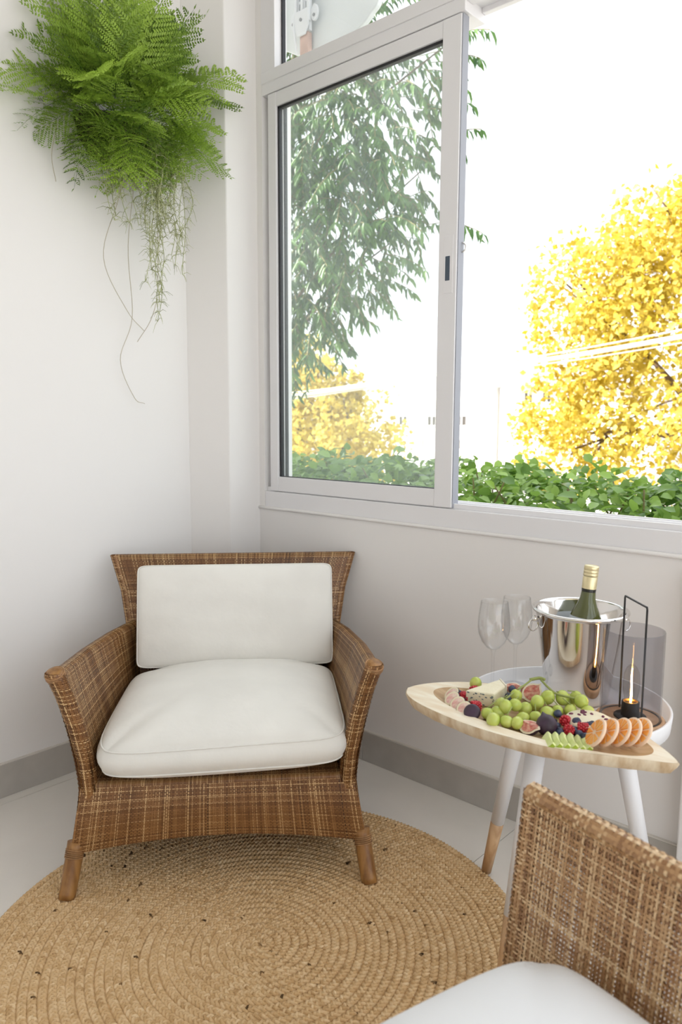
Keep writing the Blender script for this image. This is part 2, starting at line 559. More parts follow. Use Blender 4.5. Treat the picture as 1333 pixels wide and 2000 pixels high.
# ------------------------------------------------------------------ leaves
LEAF_V = np.array([(0, 0, 0), (.32, .5, .10), (.32, 0, 0), (.32, -.5, .10), (.68, .42, .07), (.68, 0, -.02), (.68, -.42, .07), (1, 0, -.10)])
LEAF_T = np.array([(0, 2, 1), (0, 3, 2), (1, 2, 5), (1, 5, 4), (2, 3, 6), (2, 6, 5), (4, 5, 7), (5, 6, 7)])
QUAD_V = np.array([(0, 0, 0), (.5, .5, .12), (1, 0, 0), (.5, -.5, .12)])
QUAD_T = np.array([(0, 2, 1), (0, 3, 2)])

def unit(a):
    return a / np.maximum(1e-9, np.linalg.norm(a, axis=-1, keepdims=True))

def leaves(P, D, U, L, Wd, tv=LEAF_V, tt=LEAF_T):
    """many leaves at once: base P, direction D, up hint U, length L, width Wd"""
    D = unit(D)
    S = unit(np.cross(U, D) + 1e-6)
    Nn = np.cross(D, S)
    k = len(tv)
    L = np.broadcast_to(np.asarray(L, float), (len(P),))[:, None, None]
    Wd = np.broadcast_to(np.asarray(Wd, float), (len(P),))[:, None, None]
    V = P[:, None, :] + D[:, None, :] * tv[None, :, 0:1] * L + S[:, None, :] * tv[None, :, 1:2] * Wd + Nn[:, None, :] * tv[None, :, 2:3] * L
    F = tt[None] + (np.arange(len(P)) * k)[:, None, None]
    return V.reshape(-1, 3), F.reshape(-1, 3)

def leaf_mesh(name, m, L, W, droop=0.1, seg=None):
    v = LEAF_V.copy()
    v[:, 0] *= L
    v[:, 1] *= W
    v[:, 2] = v[:, 2] * L - droop * L * (LEAF_V[:, 0] ** 2)
    me = bpy.data.meshes.new(name)
    me.from_pydata([tuple(a) for a in v], [], [tuple(t) for t in LEAF_T.tolist()])
    a = me.attributes.new('tone', 'FLOAT', 'POINT')
    a.data.foreach_set('value', np.full(len(v), 0.3, np.float32))
    me.polygons.foreach_set('use_smooth', np.ones(len(me.polygons), dtype=bool))
    me.materials.append(m)
    return me

def orient(o, loc, d, up=(0, 0, 1), s=1.0):
    d = Vector(d).normalized()
    up = Vector(up)
    y = up.cross(d)
    if y.length < 1e-4:
        y = Vector((0, 1, 0))
    y.normalize()
    z = d.cross(y)
    mm = Matrix((d, y, z)).transposed()
    o.rotation_mode = 'QUATERNION'
    o.rotation_quaternion = mm.to_quaternion()
    o.location = loc
    o.scale = (s, s, s)

def rdir(n):
    return unit(RNG.normal(size=(n, 3)))

M['bark'] = mat('bark', (0.16, 0.11, 0.08), 0.9, var=0.3, scale=12, bump=0.5, bscale=20)
M['twig'] = mat('green_twig', (0.20, 0.17, 0.07), 0.8, var=0.2)
M['hedge'] = leaf_mat('hedge_leaf', (0.05, 0.15, 0.03), (0.38, 0.58, 0.11), 0.35, 0.3)
M['tree_leaf'] = leaf_mat('tree_leaf', (0.035, 0.10, 0.03), (0.17, 0.32, 0.07), 0.35, 0.4)
M['yellow_leaf'] = leaf_mat('yellow_leaf', (0.50, 0.37, 0.03), (0.88, 0.76, 0.20), 0.4, 0.6)

# ------------------------------------------------------------------ hedge shrubs right outside the window
hl = [leaf_mesh('leaf', M['hedge'], 0.066, 0.045), leaf_mesh('leaf', M['hedge'], 0.056, 0.041, 0.2), leaf_mesh('leaf', M['hedge'], 0.074, 0.047, 0.05)]
where = ['growing under the awning beyond the sash', 'seen through the middle of the sash', 'seen through the sash by the latch stile',
         'just right of the latch stile in the open window', 'in the open window before the white building', 'in the open window below the yellow tree', 'beyond the open window, above the ice bucket']
def shrub(cx, cy, w, top, label, nleaf, nfill):
    t = thing('hedge_shrub', label, 'shrub', (cx, cy, GZ), 0, 'shrubs of the hedge outside the window')
    H = top - GZ
    st = []
    for k in range(9):
        bx, by = random.uniform(-w * .3, w * .3), random.uniform(-.12, .12)
        pts = [(bx * .4, by * .4, 0), (bx * .7 + random.uniform(-.05, .05), by, H * .5), (bx + random.uniform(-.12, .12), by * 1.5 + random.uniform(-.1, .1), H * .8), (bx * 1.3 + random.uniform(-.15, .15), by * 2 + random.uniform(-.1, .1), H * .97)]
        cp = catmull(pts, 5)
        G().tube(cp, [.012 - .009 * i / (len(cp) - 1) for i in range(len(cp))], 5).build('stem', M['twig'], t, True)
    def sample(n, front):
        x = RNG.uniform(-w * .62, w * .62, n)
        y = RNG.uniform(-.36, .36, n)
        ht = H - .04 - .10 * (y / .36) ** 2 - .05 * (x / w) ** 2 + RNG.normal(0, .018, n) + .035 * np.sin(x * 19 + cx * 7) * np.cos(y * 13)
        depth = np.where(RNG.random(n) < (.75 if front else .3), RNG.exponential(.05, n), RNG.uniform(0, .55, n))
        return np.c_[x, y, ht - depth]
    P = sample(nleaf, True)
    order = np.argsort(P[:, 1] - P[:, 2] * .8)
    for i in order:
        d = rdir(1)[0]
        d[2] = abs(d[2]) * .5 + .05
        d[1] -= .35
        o = link('leaf', random.choice(hl), t)
        orient(o, P[i], d, (random.uniform(-.5, .5), random.uniform(-.9, .2), 1), random.uniform(.75, 1.15))
    P = sample(nfill, False)
    D = rdir(nfill)
    D[:, 2] = abs(D[:, 2]) * .5
    V, F = leaves(P, D, rdir(nfill) * .6 + np.array([0, -.4, 1]), RNG.uniform(.04, .06, nfill), RNG.uniform(.028, .04, nfill))
    f = mk('inner_leaves', V, F, M['hedge'], t, True, np.repeat(RNG.uniform(0, .6, nfill), len(LEAF_V)))
    f['kind'] = 'stuff'
for k in range(7):
    shrub(-1.75 + .55 * k, .92 + .05 * math.sin(k * 2.1), .56, [.97, .985, .98, 1.0, .985, .97, .985][k], 'leafy green hedge shrub ' + where[k], 230, 1100)

# ------------------------------------------------------------------ green tree with drooping lance leaves
gt = thing('green_tree', 'green tree with drooping lance-shaped leaves close outside the sash', 'tree', (-3.15, 3.1, GZ))
base = Vector((-3.15, 3.1, GZ))
tp = catmull([(0, 0, 0), (.05, 0, 1.5), (-.02, .05, 3.0), (.15, 0, 4.4), (.3, .1, 6.2)], 6)
G().tube(tp, [.11 - .08 * i / (len(tp) - 1) for i in range(len(tp))], 10).build('trunk', M['bark'], gt, True)
LP, LD, LU, LL = [], [], [], []
tl = leaf_mesh('leaf', M['tree_leaf'], 0.115, 0.030, 0.25)
single = 0
def spray(start, d, n, length, as_objects):
    """a twig with two ranks of drooping leaves"""
    global single
    p = Vector(start)
    d = Vector(d).normalized()
    pts = [p.copy()]
    for i in range(n):
        d = (d + Vector((0, 0, -.07))).normalized()
        p = p + d * (length / n)
        pts.append(p.copy())
    G_tw.tube([q - base for q in pts[::2] + ([pts[-1]] if n % 2 else [])], .004, 4, False)
    side = d.cross(Vector((0, 0, 1))).normalized()
    for i in range(1, n + 1):
        for s in (-1, 1):
            if random.random() < .12:
                continue
            ld = (d * random.uniform(.2, .7) + side * s * random.uniform(.3, .8) + Vector((random.uniform(-.2, .2), random.uniform(-.2, .2), random.uniform(-1.1, -.35)))).normalized()
            up = (random.uniform(-.4, .4), -.5 + random.uniform(-.4, .4), .8)
            if as_objects:
                o = link('leaf', tl, gt)
                orient(o, pts[i] - base, ld, up, random.uniform(.75, 1.1))
                single += 1
            else:
                LP.append(pts[i] - base); LD.append(ld); LU.append(up); LL.append(random.uniform(.085, .125))
G_tw = G()
# limbs
limbs = []
for (ex, ey, ez) in [(-1.3, 2.9, 3.0), (-.95, 3.0, 3.95), (-1.5, 2.8, 4.4), (-2.0, 2.6, 3.4), (-2.2, 3.3, 2.5), (-2.5, 2.7, 2.0), (-1.9, 3.2, 4.8), (-2.6, 3.0, 4.0), (-1.7, 3.1, 2.6)]:
    z0 = max(1.2, ez - random.uniform(.5, 1.0))
    s = Vector((-3.1, 3.1, z0))
    e = Vector((ex, ey, ez))
    cp = catmull([s - base, (s * .55 + e * .45) + Vector((0, 0, .12)) - base, e - base], 6)
    G().tube(cp, [.018 - .013 * i / (len(cp) - 1) for i in range(len(cp))], 6).build('branch', M['bark'], gt, True)
# single sprays that hang clear of the crown
for st, d, n, ln in [((-1.25, 2.95, 2.62), (1, -.05, .05), 9, .52), ((-1.3, 3.0, 3.92), (1, 0, .25), 9, .52), ((-1.15, 3.0, 3.62), (.6, 0, -.2), 4, .2), ((-1.2, 3.1, 3.30), (.8, .1, .1), 5, .28),
                     ((-1.65, 2.9, 2.45), (1, 0, -.1), 8, .45), ((-1.75, 2.9, 2.2), (.8, 0, -.5), 6, .32), ((-1.9, 2.9, 1.98), (.9, -.1, -.15), 5, .2), ((-2.75, 2.8, 1.72), (.8, 0, -.5), 6, .3),
                     ((-1.5, 2.8, 2.7), (1, -.2, -.2), 8, .4), ((-2.85, 2.8, 1.45), (.9, 0, -.3), 5, .25), ((-2.2, 2.8, 2.0), (.7, -.2, -.5), 6, .3), ((-1.6, 2.75, 2.95), (.9, -.3, -.2), 8, .4), ((-1.5, 2.75, 3.3), (.9, -.3, 0), 8, .4)]:
    spray(st, d, n, ln, True)
cnt = 0
while cnt < 760:
    if random.random() < .62:
        c, r = (-2.2, 3.0, 3.7), (1.08, .6, 1.2)
    elif random.random() < .75:
        c, r = (-2.4, 2.95, 2.7), (.85, .5, .65)
    else:
        c, r = (-2.65, 2.95, 2.05), (.48, .4, .45)
    u = rdir(1)[0] * random.random() ** .45
    s = Vector((c[0] + u[0] * r[0], c[1] + u[1] * r[1], c[2] + u[2] * r[2]))
    d = Vector((u[0] * .8 + random.uniform(-.5, .7), u[1] * .6 - .2, u[2] * .4 + random.uniform(-.5, .2)))
    spray(s, d, random.randint(5, 8), random.uniform(.22, .38), s.y < 2.72 and single < 285)
    cnt += 1
G_tw.build('twigs', M['twig'], gt)['kind'] = 'stuff'
n = len(LP)
V, F = leaves(np.array([tuple(p) for p in LP]), np.array([tuple(p) for p in LD]), np.array(LU), np.array(LL), np.array(LL) * .26)
mk('outer_leaves', V, F, M['tree_leaf'], gt, True, np.repeat(RNG.uniform(0, .7, n), len(LEAF_V)))['kind'] = 'stuff'

# ------------------------------------------------------------------ yellow autumn trees
def yellow_tree(label, bx, by, trunk_top, lobes, n, size, lean=0.0):
    t = thing('autumn_tree', label, 'tree', (bx, by, GZ))
    b = np.array([bx, by, GZ])
    cp = catmull([(0, 0, 0), (.1, 0, trunk_top * .4), (lean * .5, 0, trunk_top * .75), (lean, 0, trunk_top)], 6)
    G().tube(cp, [.22 - .17 * i / (len(cp) - 1) for i in range(len(cp))], 10).build('trunk', M['bark'], t, True)
    for (c, r, w) in lobes:
        s = Vector((0.05, 0, trunk_top * .35))
        e = Vector(tuple(np.array(c) - b))
        cp = catmull([s, s * .5 + e * .5 + Vector((0, 0, .2)), e], 6)
        G().tube(cp, [.08 - .06 * i / (len(cp) - 1) for i in range(len(cp))], 6).build('branch', M['bark'], t, True)
        for k in range(5):
            dd = Vector(rdir(1)[0])
            e2 = e + Vector((dd.x * r[0], dd.y * r[1], dd.z * r[2])) * .8
            G().tube([e * .8 + s * .2, e * .4 + e2 * .6, e2], [.03, .02, .008], 5).build('branch', M['bark'], t, True)
    tot = sum(w for _, _, w in lobes)
    P = []
    for (c, r, w) in lobes:
        m_ = int(n * w / tot)
        clus = rdir(m_ // 26 + 1) * (RNG.random((m_ // 26 + 1, 1)) ** .4)
        q = clus[RNG.integers(0, len(clus), m_)] + RNG.normal(0, .10, (m_, 3))
        P.append(np.array(c) + q * np.array(r) - b)
    P = np.concatenate(P)
    m_ = len(P)
    V, F = leaves(P, rdir(m_) + np.array([0, 0, -.3]), rdir(m_) + np.array([0, -.5, .7]), RNG.uniform(.7, 1.2, m_) * size, RNG.uniform(.6, 1.0, m_) * size, QUAD_V, QUAD_T)
    f = mk('foliage', V, F, M['yellow_leaf'], t, True, np.repeat(RNG.uniform(0, .7, m_), 4))
    f['kind'] = 'stuff'
yellow_tree('tall yellow autumn tree filling the open half of the window', -1.6, 12.4, 5.0,
            [((-1.0, 12, 2.2), (3.6, 2.2, 3.2), 10), ((-3.9, 12, 3.2), (1.35, 1.3, 1.5), 2.6), ((-4.1, 12, .9), (1.25, 1.2, 1.6), 2.2), ((-2.2, 11.6, 4.2), (1.5, 1.3, 1.2), 2.2), ((-.2, 11.6, 4.6), (1.6, 1.3, 1.4), 2)], 22000, .135)
yellow_tree('lower yellow autumn tree behind the sash glass', -9.4, 9.6, 2.9,
            [((-8.8, 9.3, 1.0), (1.5, 1.1, 1.5), 4), ((-7.4, 9.1, 0.7), (1.15, .9, 1.1), 2.4), ((-9.2, 9.2, 2.3), (.9, .8, .8), 1.4), ((-8.1, 9, 1.7), (.8, .7, .7), 1)], 7500, .125)

# ------------------------------------------------------------------ white buildings, lamp post, cables
M['render'] = mat('white_render', (0.86, 0.84, 0.80), 0.8)
M['pane'] = mat('dark_window_pane', (0.10, 0.09, 0.08), 0.3)
M['roofline'] = mat('roof_coping', (0.66, 0.62, 0.57), 0.8)
def building(label, x0, x1, y0, y1, ztop, wins, coping):
    t = thing('building', label, 'building', ((x0 + x1) / 2, (y0 + y1) / 2, GZ))
    bx, by = (x0 + x1) / 2, (y0 + y1) / 2
    G().box((x0 - bx, y0 - by, 0), (x1 - bx, y1 - by, ztop - GZ)).build('wall', M['render'], t)
    G().box((x0 - bx - .1, y0 - by - .45, ztop - GZ), (x1 - bx + .1, y1 - by + .15, ztop - GZ + coping)).build('roof', M['roofline'] if coping < .2 else M['render'], t)
    for (wx, wz, ww, wh) in wins:
        f = G()
        a, b_, c, d = wx - ww / 2 - bx, wx + ww / 2 - bx, wz - wh / 2 - GZ, wz + wh / 2 - GZ
        e = .05
        f.box((a - e, y0 - by - .05, c - e), (b_ + e, y0 - by + .01, c)).box((a - e, y0 - by - .05, d), (b_ + e, y0 - by + .01, d + e))
        f.box((a - e, y0 - by - .05, c), (a, y0 - by + .01, d)).box((b_, y0 - by - .05, c), (b_ + e, y0 - by + .01, d))
        f.box(((a + b_) / 2 - .03, y0 - by - .05, c), ((a + b_) / 2 + .03, y0 - by + .01, d))
        w = f.build('window', M['render'], t)
        G().box((a, y0 - by - .02, c), (b_, y0 - by + .005, d)).build('pane', M['pane'], w)
building('long white building with small windows behind the hedge', -20.5, -13.1, 24, 32, 3.0,
         [(-14.62, 1.11, .44, .36), (-14.74, .15, .20, .36), (-15.52, .13, .20, .36), (-16.09, 1.1, .40, .36), (-16.6, .13, .20, .36), (-17.6, 1.1, .40, .36)], .3)
building('white building with overhanging flat roof edge beside the tall yellow tree', -12.9, -7.0, 24, 31, 2.42,
         [(-11.67, 2.0, .30, .38), (-10.92, 2.0, .30, .38), (-11.67, .9, .30, .38)], .08)
lp = thing('street_lamp', 'thin double-headed street lamp standing before the white building', 'lamp', (-12.52, 18, GZ))
M['lamp_grey'] = mat('lamp_post_paint', (0.62, 0.62, 0.62), 0.6)
G().tube([(0, 0, 0), (0, 0, 3.83)], [.05, .03], 8).build('post', M['lamp_grey'], lp, True)
for s in (-1, 1):
    G().tube([(0, 0, 3.73), (s * .05, 0, 3.83), (s * .10, 0, 3.85)], .015, 6).build('bracket', M['lamp_grey'], lp, True)
    G().ball(.07, (s * .11, 0, 3.85), 10, 6, (1.2, .8, .5)).build('lamp_head', M['lamp_grey'], lp, True)
M['cable'] = mat('pale_cable', (0.80, 0.77, 0.70), 0.6)
cz = [('upper slack overhead cable crossing before the yellow trees', .06, .010), ('thick pale overhead cable bundle crossing before the yellow trees', 0.0, .030), ('lower thin overhead cable under the bundle', -.055, .008)]
for lab, dz, r in cz:
    pts = catmull([(-14, 8, 1.30 + dz), (-8.23, 8, 1.57 + dz), (-6.33, 8, 1.70 + dz * .8), (-3.33, 8, 1.95 + dz), (-1.0, 8, 2.188 + dz * 1.4), (5, 8, 2.95 + dz * 1.6)], 8)
    tag(G().tube(pts, r, 6).build('overhead_cable', M['cable'], None, True), lab, 'cable')

# ------------------------------------------------------------------ woven surfaces
def weave_mesh(P, nu, nv, fill=0.66, lift=0.0006, bright=0.0, seed=1, jit=0.16, amp=.17):
    """over-and-under strands laid on the surface P(s, t)"""
    rng = np.random.default_rng(seed)
    def strand(n_along, n_across, swap, par):
        ac = (np.arange(n_across) + .5 + rng.uniform(-jit, jit, n_across)) / n_across
        al = np.concatenate([[0.0], (np.arange(n_along) + .5) / n_along, [1.0]])
        hw = .5 * fill / n_across * rng.uniform(.75, 1.15, n_across)
        A, B = np.meshgrid(al, ac)                  # rows strands
        e = 1e-3
        def ev(a, b):
            return P(b, a) if swap else P(a, b)
        c0 = ev(A, B)
        du = P(np.clip((B if swap else A) + e, 0, 1), A if swap else B) - P(np.clip((B if swap else A) - e, 0, 1), A if swap else B)
        dv = P(B if swap else A, np.clip((A if swap else B) + e, 0, 1)) - P(B if swap else A, np.clip((A if swap else B) - e, 0, 1))
        nn = unit(np.cross(du, dv))
        I, J = np.meshgrid(np.arange(len(al)), np.arange(n_across))
        sg = np.where((I + J + par) % 2 == 0, 1.0, -1.0)[..., None] * lift
        v0 = ev(A, np.clip(B - hw[:, None], 0, 1)) + nn * sg
        v1 = ev(A, np.clip(B + hw[:, None], 0, 1)) + nn * sg
        K = len(al)
        V = np.stack([v0, v1], 2).reshape(-1, 3)
        base = (np.arange(n_across)[:, None] * K + np.arange(K - 1)[None]) * 2
        F = np.stack([base, base + 1, base + 3, base + 2], -1).reshape(-1, 4)
        band = np.interp(np.arange(n_across), np.arange(-4, n_across + 9, 5), rng.uniform(-amp, amp, len(np.arange(-4, n_across + 9, 5))))
        tn = .44 + band + rng.normal(0, .11, n_across)
        light = rng.random(n_across) < .26
        tn[light] = rng.uniform(.68, 1.0, light.sum())
        al_n = np.interp(np.arange(K), np.arange(-6, K + 13, 7), rng.uniform(-.10, .10, len(np.arange(-6, K + 13, 7))))
        tone = np.clip(tn[:, None] + al_n[None] + bright, 0, 1)
        return V, F, np.repeat(tone.reshape(-1), 2)
    V1, F1, T1 = strand(nu, nv, False, 0)
    V2, F2, T2 = strand(nv, nu, True, 1)
    return np.concatenate([V1, V2]), np.concatenate([F1, F2 + len(V1)]), np.concatenate([T1, T2])

def sheet(P, a, b, inset=-0.0016):
    S, Tt = np.meshgrid(np.linspace(0, 1, a), np.linspace(0, 1, b))
    e = 1e-3
    nn = unit(np.cross(P(np.clip(S + e, 0, 1), Tt) - P(np.clip(S - e, 0, 1), Tt), P(S, np.clip(Tt + e, 0, 1)) - P(S, np.clip(Tt - e, 0, 1))))
    V = (P(S, Tt) + nn * inset).reshape(-1, 3)
    i = (np.arange(b - 1)[:, None] * a + np.arange(a - 1)[None]).reshape(-1)
    return V, np.stack([i, i + 1, i + a + 1, i + a], -1)

PITCH_W = 0.0049
def woven(name, P, lu, lv, parent, seed, m='wicker', bright=0.0, back=True, pitch=PITCH_W, fill=.56, amp=.17):
    """a dark solid sheet with the strands over it as its sub-part"""
    nu, nv = max(4, int(lu / pitch)), max(4, int(lv / pitch))
    V, F = sheet(P, max(8, nu // 4), max(8, nv // 4))
    if back:
        o = mk(name, V, F, M['wicker_dark'], parent, True)
    else:
        o = parent
    V, F, Tn = weave_mesh(P, nu, nv, fill=fill, seed=seed, bright=bright, amp=amp)
    w = mk('weave' if back else name, V, F, M[m], o, False, Tn)
    w['kind'] = 'stuff'
    return o if back else w

def lerp(a, b, t):
    return a + (b - a) * t

def st3(x, y, z):
    x, y, z = np.broadcast_arrays(x, y, z)
    return np.stack([x, y, z], -1)

# ------------------------------------------------------------------ wicker armchair
ARM_LOC, ARM_RZ = (0.863, -0.790, 0.0), math.radians(47.536)
ac = thing('wicker_armchair', 'brown woven wicker armchair with flared arms in the wall corner', 'armchair', ARM_LOC, ARM_RZ)
RUGT = 0.009
# front apron
def P_apron(s, t):
    z0 = .098 + .036 * (1 - (2 * s - 1) ** 2)
    z = lerp(z0, .264, t)
    w = lerp(.364, .336, np.clip((z - .10) / .16, 0, 1) ** .8)
    return st3((2 * s - 1) * w, .030 + .010 * t ** 2 - .004 * np.sin(PI * t), z)
woven('front_apron', P_apron, .72, .17, ac, 3)
def P_deck(s, t):
    a = np.clip(t / .10, 0, 1) * PI / 2
    v = np.where(t < .10, .052 - .012 * np.cos(a), lerp(.052, .60, (t - .10) / .90))
    z = np.where(t < .10, .262 + .012 * np.sin(a), .274 - .010 * (t - .1))
    return st3((2 * s - 1) * .325, v, z)
woven('seat_deck', P_deck, .65, .56, ac, 4)

V_K = [.015, .15, .30, .50, .60, .68]
U_K = [.372, .375, .374, .352, .326, .298]
Z_K = [.546, .528, .512, .497, .493, .490]
RA = .021
def arm_surface(sg):
    def P(s, t):
        v = lerp(.030, .675, s)
        ut, zt = np.interp(v, V_K, U_K), np.interp(v, V_K, Z_K)
        lean = np.interp(v, [.03, .10], [.0, .0])
        ui = np.interp(v, [.03, .45, .60, .68], [.298, .300, .292, .275])
        uo = np.interp(v, [.03, .45, .60, .68], [.336, .338, .328, .306])
        zb = .100 + .030 * np.sin(PI * np.clip((v - .03) / .6, 0, 1))
        # three stretches: inner wall, top roll, outer wall
        k = np.clip(t / .42, 0, 1)
        ui_ = lerp(ui, ut - RA, k ** 1.5)
        zi = lerp(.255, zt, k)
        a = np.clip((t - .42) / .10, 0, 1) * PI
        ur, zr = ut - RA * np.cos(a), zt + RA * np.sin(a)
        q = np.clip((t - .52) / .48, 0, 1)
        zo = lerp(zt, zb, q)
        uo_ = np.where(zo > .265, lerp(uo, ut + RA, np.clip((zo - .265) / np.maximum(.01, zt - .265), 0, 1) ** 1.5), lerp(uo + .024, uo, np.clip((zo - zb) / .16, 0, 1) ** .8))
        u = np.where(t < .42, ui_, np.where(t < .52, ur, uo_))
        z = np.where(t < .42, zi, np.where(t < .52, zr, zo))
        return st3(sg * (u if True else 0), v if sg > 0 else v, z)
    if sg > 0:
        return lambda s, t: P(s, 1 - t)
    return P
def post_surface(sg):
    def P(s, t):
        zz = np.array([.11, .18, .25, .33, .42, .50, .548])
        uu = np.array([.343, .328, .316, .321, .337, .357, .372])
        vv = np.array([.052, .054, .053, .047, .038, .027, .018])
        rr = np.array([.0200, .0205, .0215, .0215, .0215, .0220, .0225])
        z = lerp(.110, .562, t)
        u, v, r = np.interp(z, zz, uu), np.interp(z, zz, vv), np.interp(z, zz, rr)
        u = u + np.clip(z - .548, 0, 1) * .3
        a = s * 2 * PI
        return st3(sg * u + r * np.cos(a), v + r * np.sin(a) * .85, z)
    return P
for sg in (-1, 1):
    woven('arm', arm_surface(sg), .66, .76, ac, 10 + sg)
    woven('arm_post', post_surface(sg), .135, .46, ac, 20 + sg)
    cap = G()
    cap.lathe([(.0001, .004), (.010, .004), (.017, .002), (.0215, -.004), (.0225, -.016)], 20)
    c = cap.build('arm_end', M['pole'], ac, True)
    c.location = (sg * .3765, .016, .563)
    c.rotation_euler = (math.radians(26), math.radians(8 * sg), 0)
    c['label'] = 'worn brown rattan pole end of the arm'
    g = G()
    for k in range(3):
        g.torus(.0215, .0022, (0, 0, -.004 - k * .0042), 22, 6)
    w = g.build('arm_binding', M['cane'], ac, True)
    w.location, w.rotation_euler = c.location, c.rotation_euler
# back
def P_back(s, t):
    # up the front, over the top, down behind
    def vw(z):
        return .600 + .105 * (z - .25) / .465
    zt_, r = .700, .014
    k = np.clip(t / .46, 0, 1)
    z1 = lerp(.25, zt_, k)
    a = np.clip((t - .46) / .08, 0, 1) * PI
    q = np.clip((t - .54) / .46, 0, 1)
    z3 = lerp(zt_, .20, q)
    z = np.where(t < .46, z1, np.where(t < .54, zt_ + r * np.sin(a), z3))
    off = np.where(t < .46, 0, np.where(t < .54, r * (1 - np.cos(a)), 2 * r))
    w = np.interp(z, [.20, .48, .60, .715], [.305, .328, .348, .384])
    return st3((2 * s - 1) * w + .008, vw(z) + off, z)
woven('backrest', P_back, .72, .99, ac, 31)
for sg in (-1, 1):
    def P_edge(s, t, sg=sg):
        z = lerp(.22, .712, t)
        w = np.interp(z, [.20, .48, .60, .715], [.305, .328, .348, .384])
        a = s * 2 * PI
        return st3(sg * w + .008 + .015 * np.cos(a), .614 + .105 * (z - .25) / .465 + .0155 * np.sin(a), z)
    woven('back_post', P_edge, .095, .49, ac, 40 + sg)
# legs
for sg in (-1, 1):
    for (tx, ty, tz), (fx, fy) in (((.350, .046, .125), (.367, .002)), ((.300, .600, .125), (.325, .655))):
        fz = 0.004 if ty < .1 else 0.0
        pts = catmull([(sg * tx, ty, tz), (sg * lerp(tx, fx, .5), lerp(ty, fy, .45), tz * .5), (sg * fx, fy, fz)], 5)
        lg = G().tube(pts, [.0215 - .0015 * i / (len(pts) - 1) for i in range(len(pts))], 16).build('leg', M['pole'], ac, True)
        g = G()
        for k in range(5):
            q = .14 + k * .034
            c = Vector((sg * lerp(tx, fx, q), lerp(ty, fy, q), lerp(tz, fz, q)))
            ax = Vector((sg * (fx - tx), fy - ty, fz - tz)).to_track_quat('Z', 'Y').to_matrix()
            g.torus(.0212, .0016, c, 22, 6, ax)
        g.build('binding', M['cane'], lg, True)

# ------------------------------------------------------------------ cushions
def cushion(name, w, d, zb, zs, crown, ex=6.0, n=34, seed=0, wrinkle=.004, bulge=.014, m='linen', sag=None, bottom_crown=0.0, pipe=.0022, band=6):
    """stuffed cushion: crowned top, bulging side band, piped seams; local XY plan, z up"""
    rng = np.random.default_rng(seed)
    a = np.linspace(-1, 1, n)
    # denser towards the border
    a = np.sign(a) * (1 - (1 - np.abs(a)) ** 1.35)
    A, B = np.meshgrid(a, a)
    ri = np.maximum(np.abs(A), np.abs(B))
    rp = (np.abs(A) ** ex + np.abs(B) ** ex) ** (1 / ex)
    sc = np.where(rp > 1e-6, ri / np.maximum(rp, 1e-6), 1)
    X, Y = A * sc * w / 2, B * sc * d / 2
    dome = np.clip((1 - np.abs(A) ** 2.6), 0, 1) ** .55 * np.clip((1 - np.abs(B) ** 2.6), 0, 1) ** .55
    ph = rng.uniform(0, 6.28, 6)
    wr = wrinkle * (np.sin(A * 5 + B * 3 + ph[0]) * .5 + np.sin(A * 9 - B * 7 + ph[1]) * .3 + np.sin(B * 13 + A * 2 + ph[2]) * .25) * (1 - ri ** 4)
    sg = sag(A, B) if sag is not None else np.zeros_like(A)
    top = np.stack([X, Y, zs + crown * dome + wr + sg], -1)
    bot = np.stack([X, Y, zb - bottom_crown * dome + 0 * wr + sg * .8], -1)
    ring = [(0, j) for j in range(n)] + [(i, n - 1) for i in range(1, n)] + [(n - 1, j) for j in range(n - 2, -1, -1)] + [(i, 0) for i in range(n - 2, 0, -1)]
    V = [*top.reshape(-1, 3), *bot.reshape(-1, 3)]
    F = []
    for i in range(n - 1):
        for j in range(n - 1):
            F.append((i * n + j, i * n + j + 1, (i + 1) * n + j + 1, (i + 1) * n + j))
            F.append((n * n + i * n + j, n * n + (i + 1) * n + j, n * n + (i + 1) * n + j + 1, n * n + i * n + j + 1))
    rows = [[i * n + j for i, j in ring]]
    for k in range(1, band):
        f = k / band
        row = []
        for i, j in ring:
            p = lerp(top[i, j], bot[i, j], f)
            o = bulge * math.sin(PI * f)
            L_ = math.hypot(p[0] / w, p[1] / d) + 1e-9
            row.append(len(V))
            V.append(np.array([p[0] + o * p[0] / w / L_ , p[1] + o * p[1] / d / L_, p[2] + .0012 * math.sin(i * 1.7 + j * 2.3 + k)]))
        rows.append(row)
    rows.append([n * n + i * n + j for i, j in ring])
    R_ = len(ring)
    for k in range(len(rows) - 1):
        for q in range(R_):
            F.append((rows[k][q], rows[k + 1][q], rows[k + 1][(q + 1) % R_], rows[k][(q + 1) % R_]))
    body = mk(name, V, F, M[m], None, True)
    if pipe:
        for src, nm in ((top, 'seam'), (bot, 'seam')):
            pts = [tuple(src[i, j] * np.array([1.002, 1.002, 1])) for i, j in ring]
            pts.append(pts[0])
            G().tube(pts, pipe, 6, False).build(nm, M['linen_seam'] if m == 'linen' else M[m], body, True)
    return body

def place_on_chair(o, u, v, z, tilt=0.0, rz=0.0):
    c, s = math.cos(ARM_RZ), math.sin(ARM_RZ)
    o.location = (ARM_LOC[0] + c * u - s * v, ARM_LOC[1] + s * u + c * v, z)
    o.rotation_euler = Euler((tilt, 0, ARM_RZ + rz), 'XYZ')

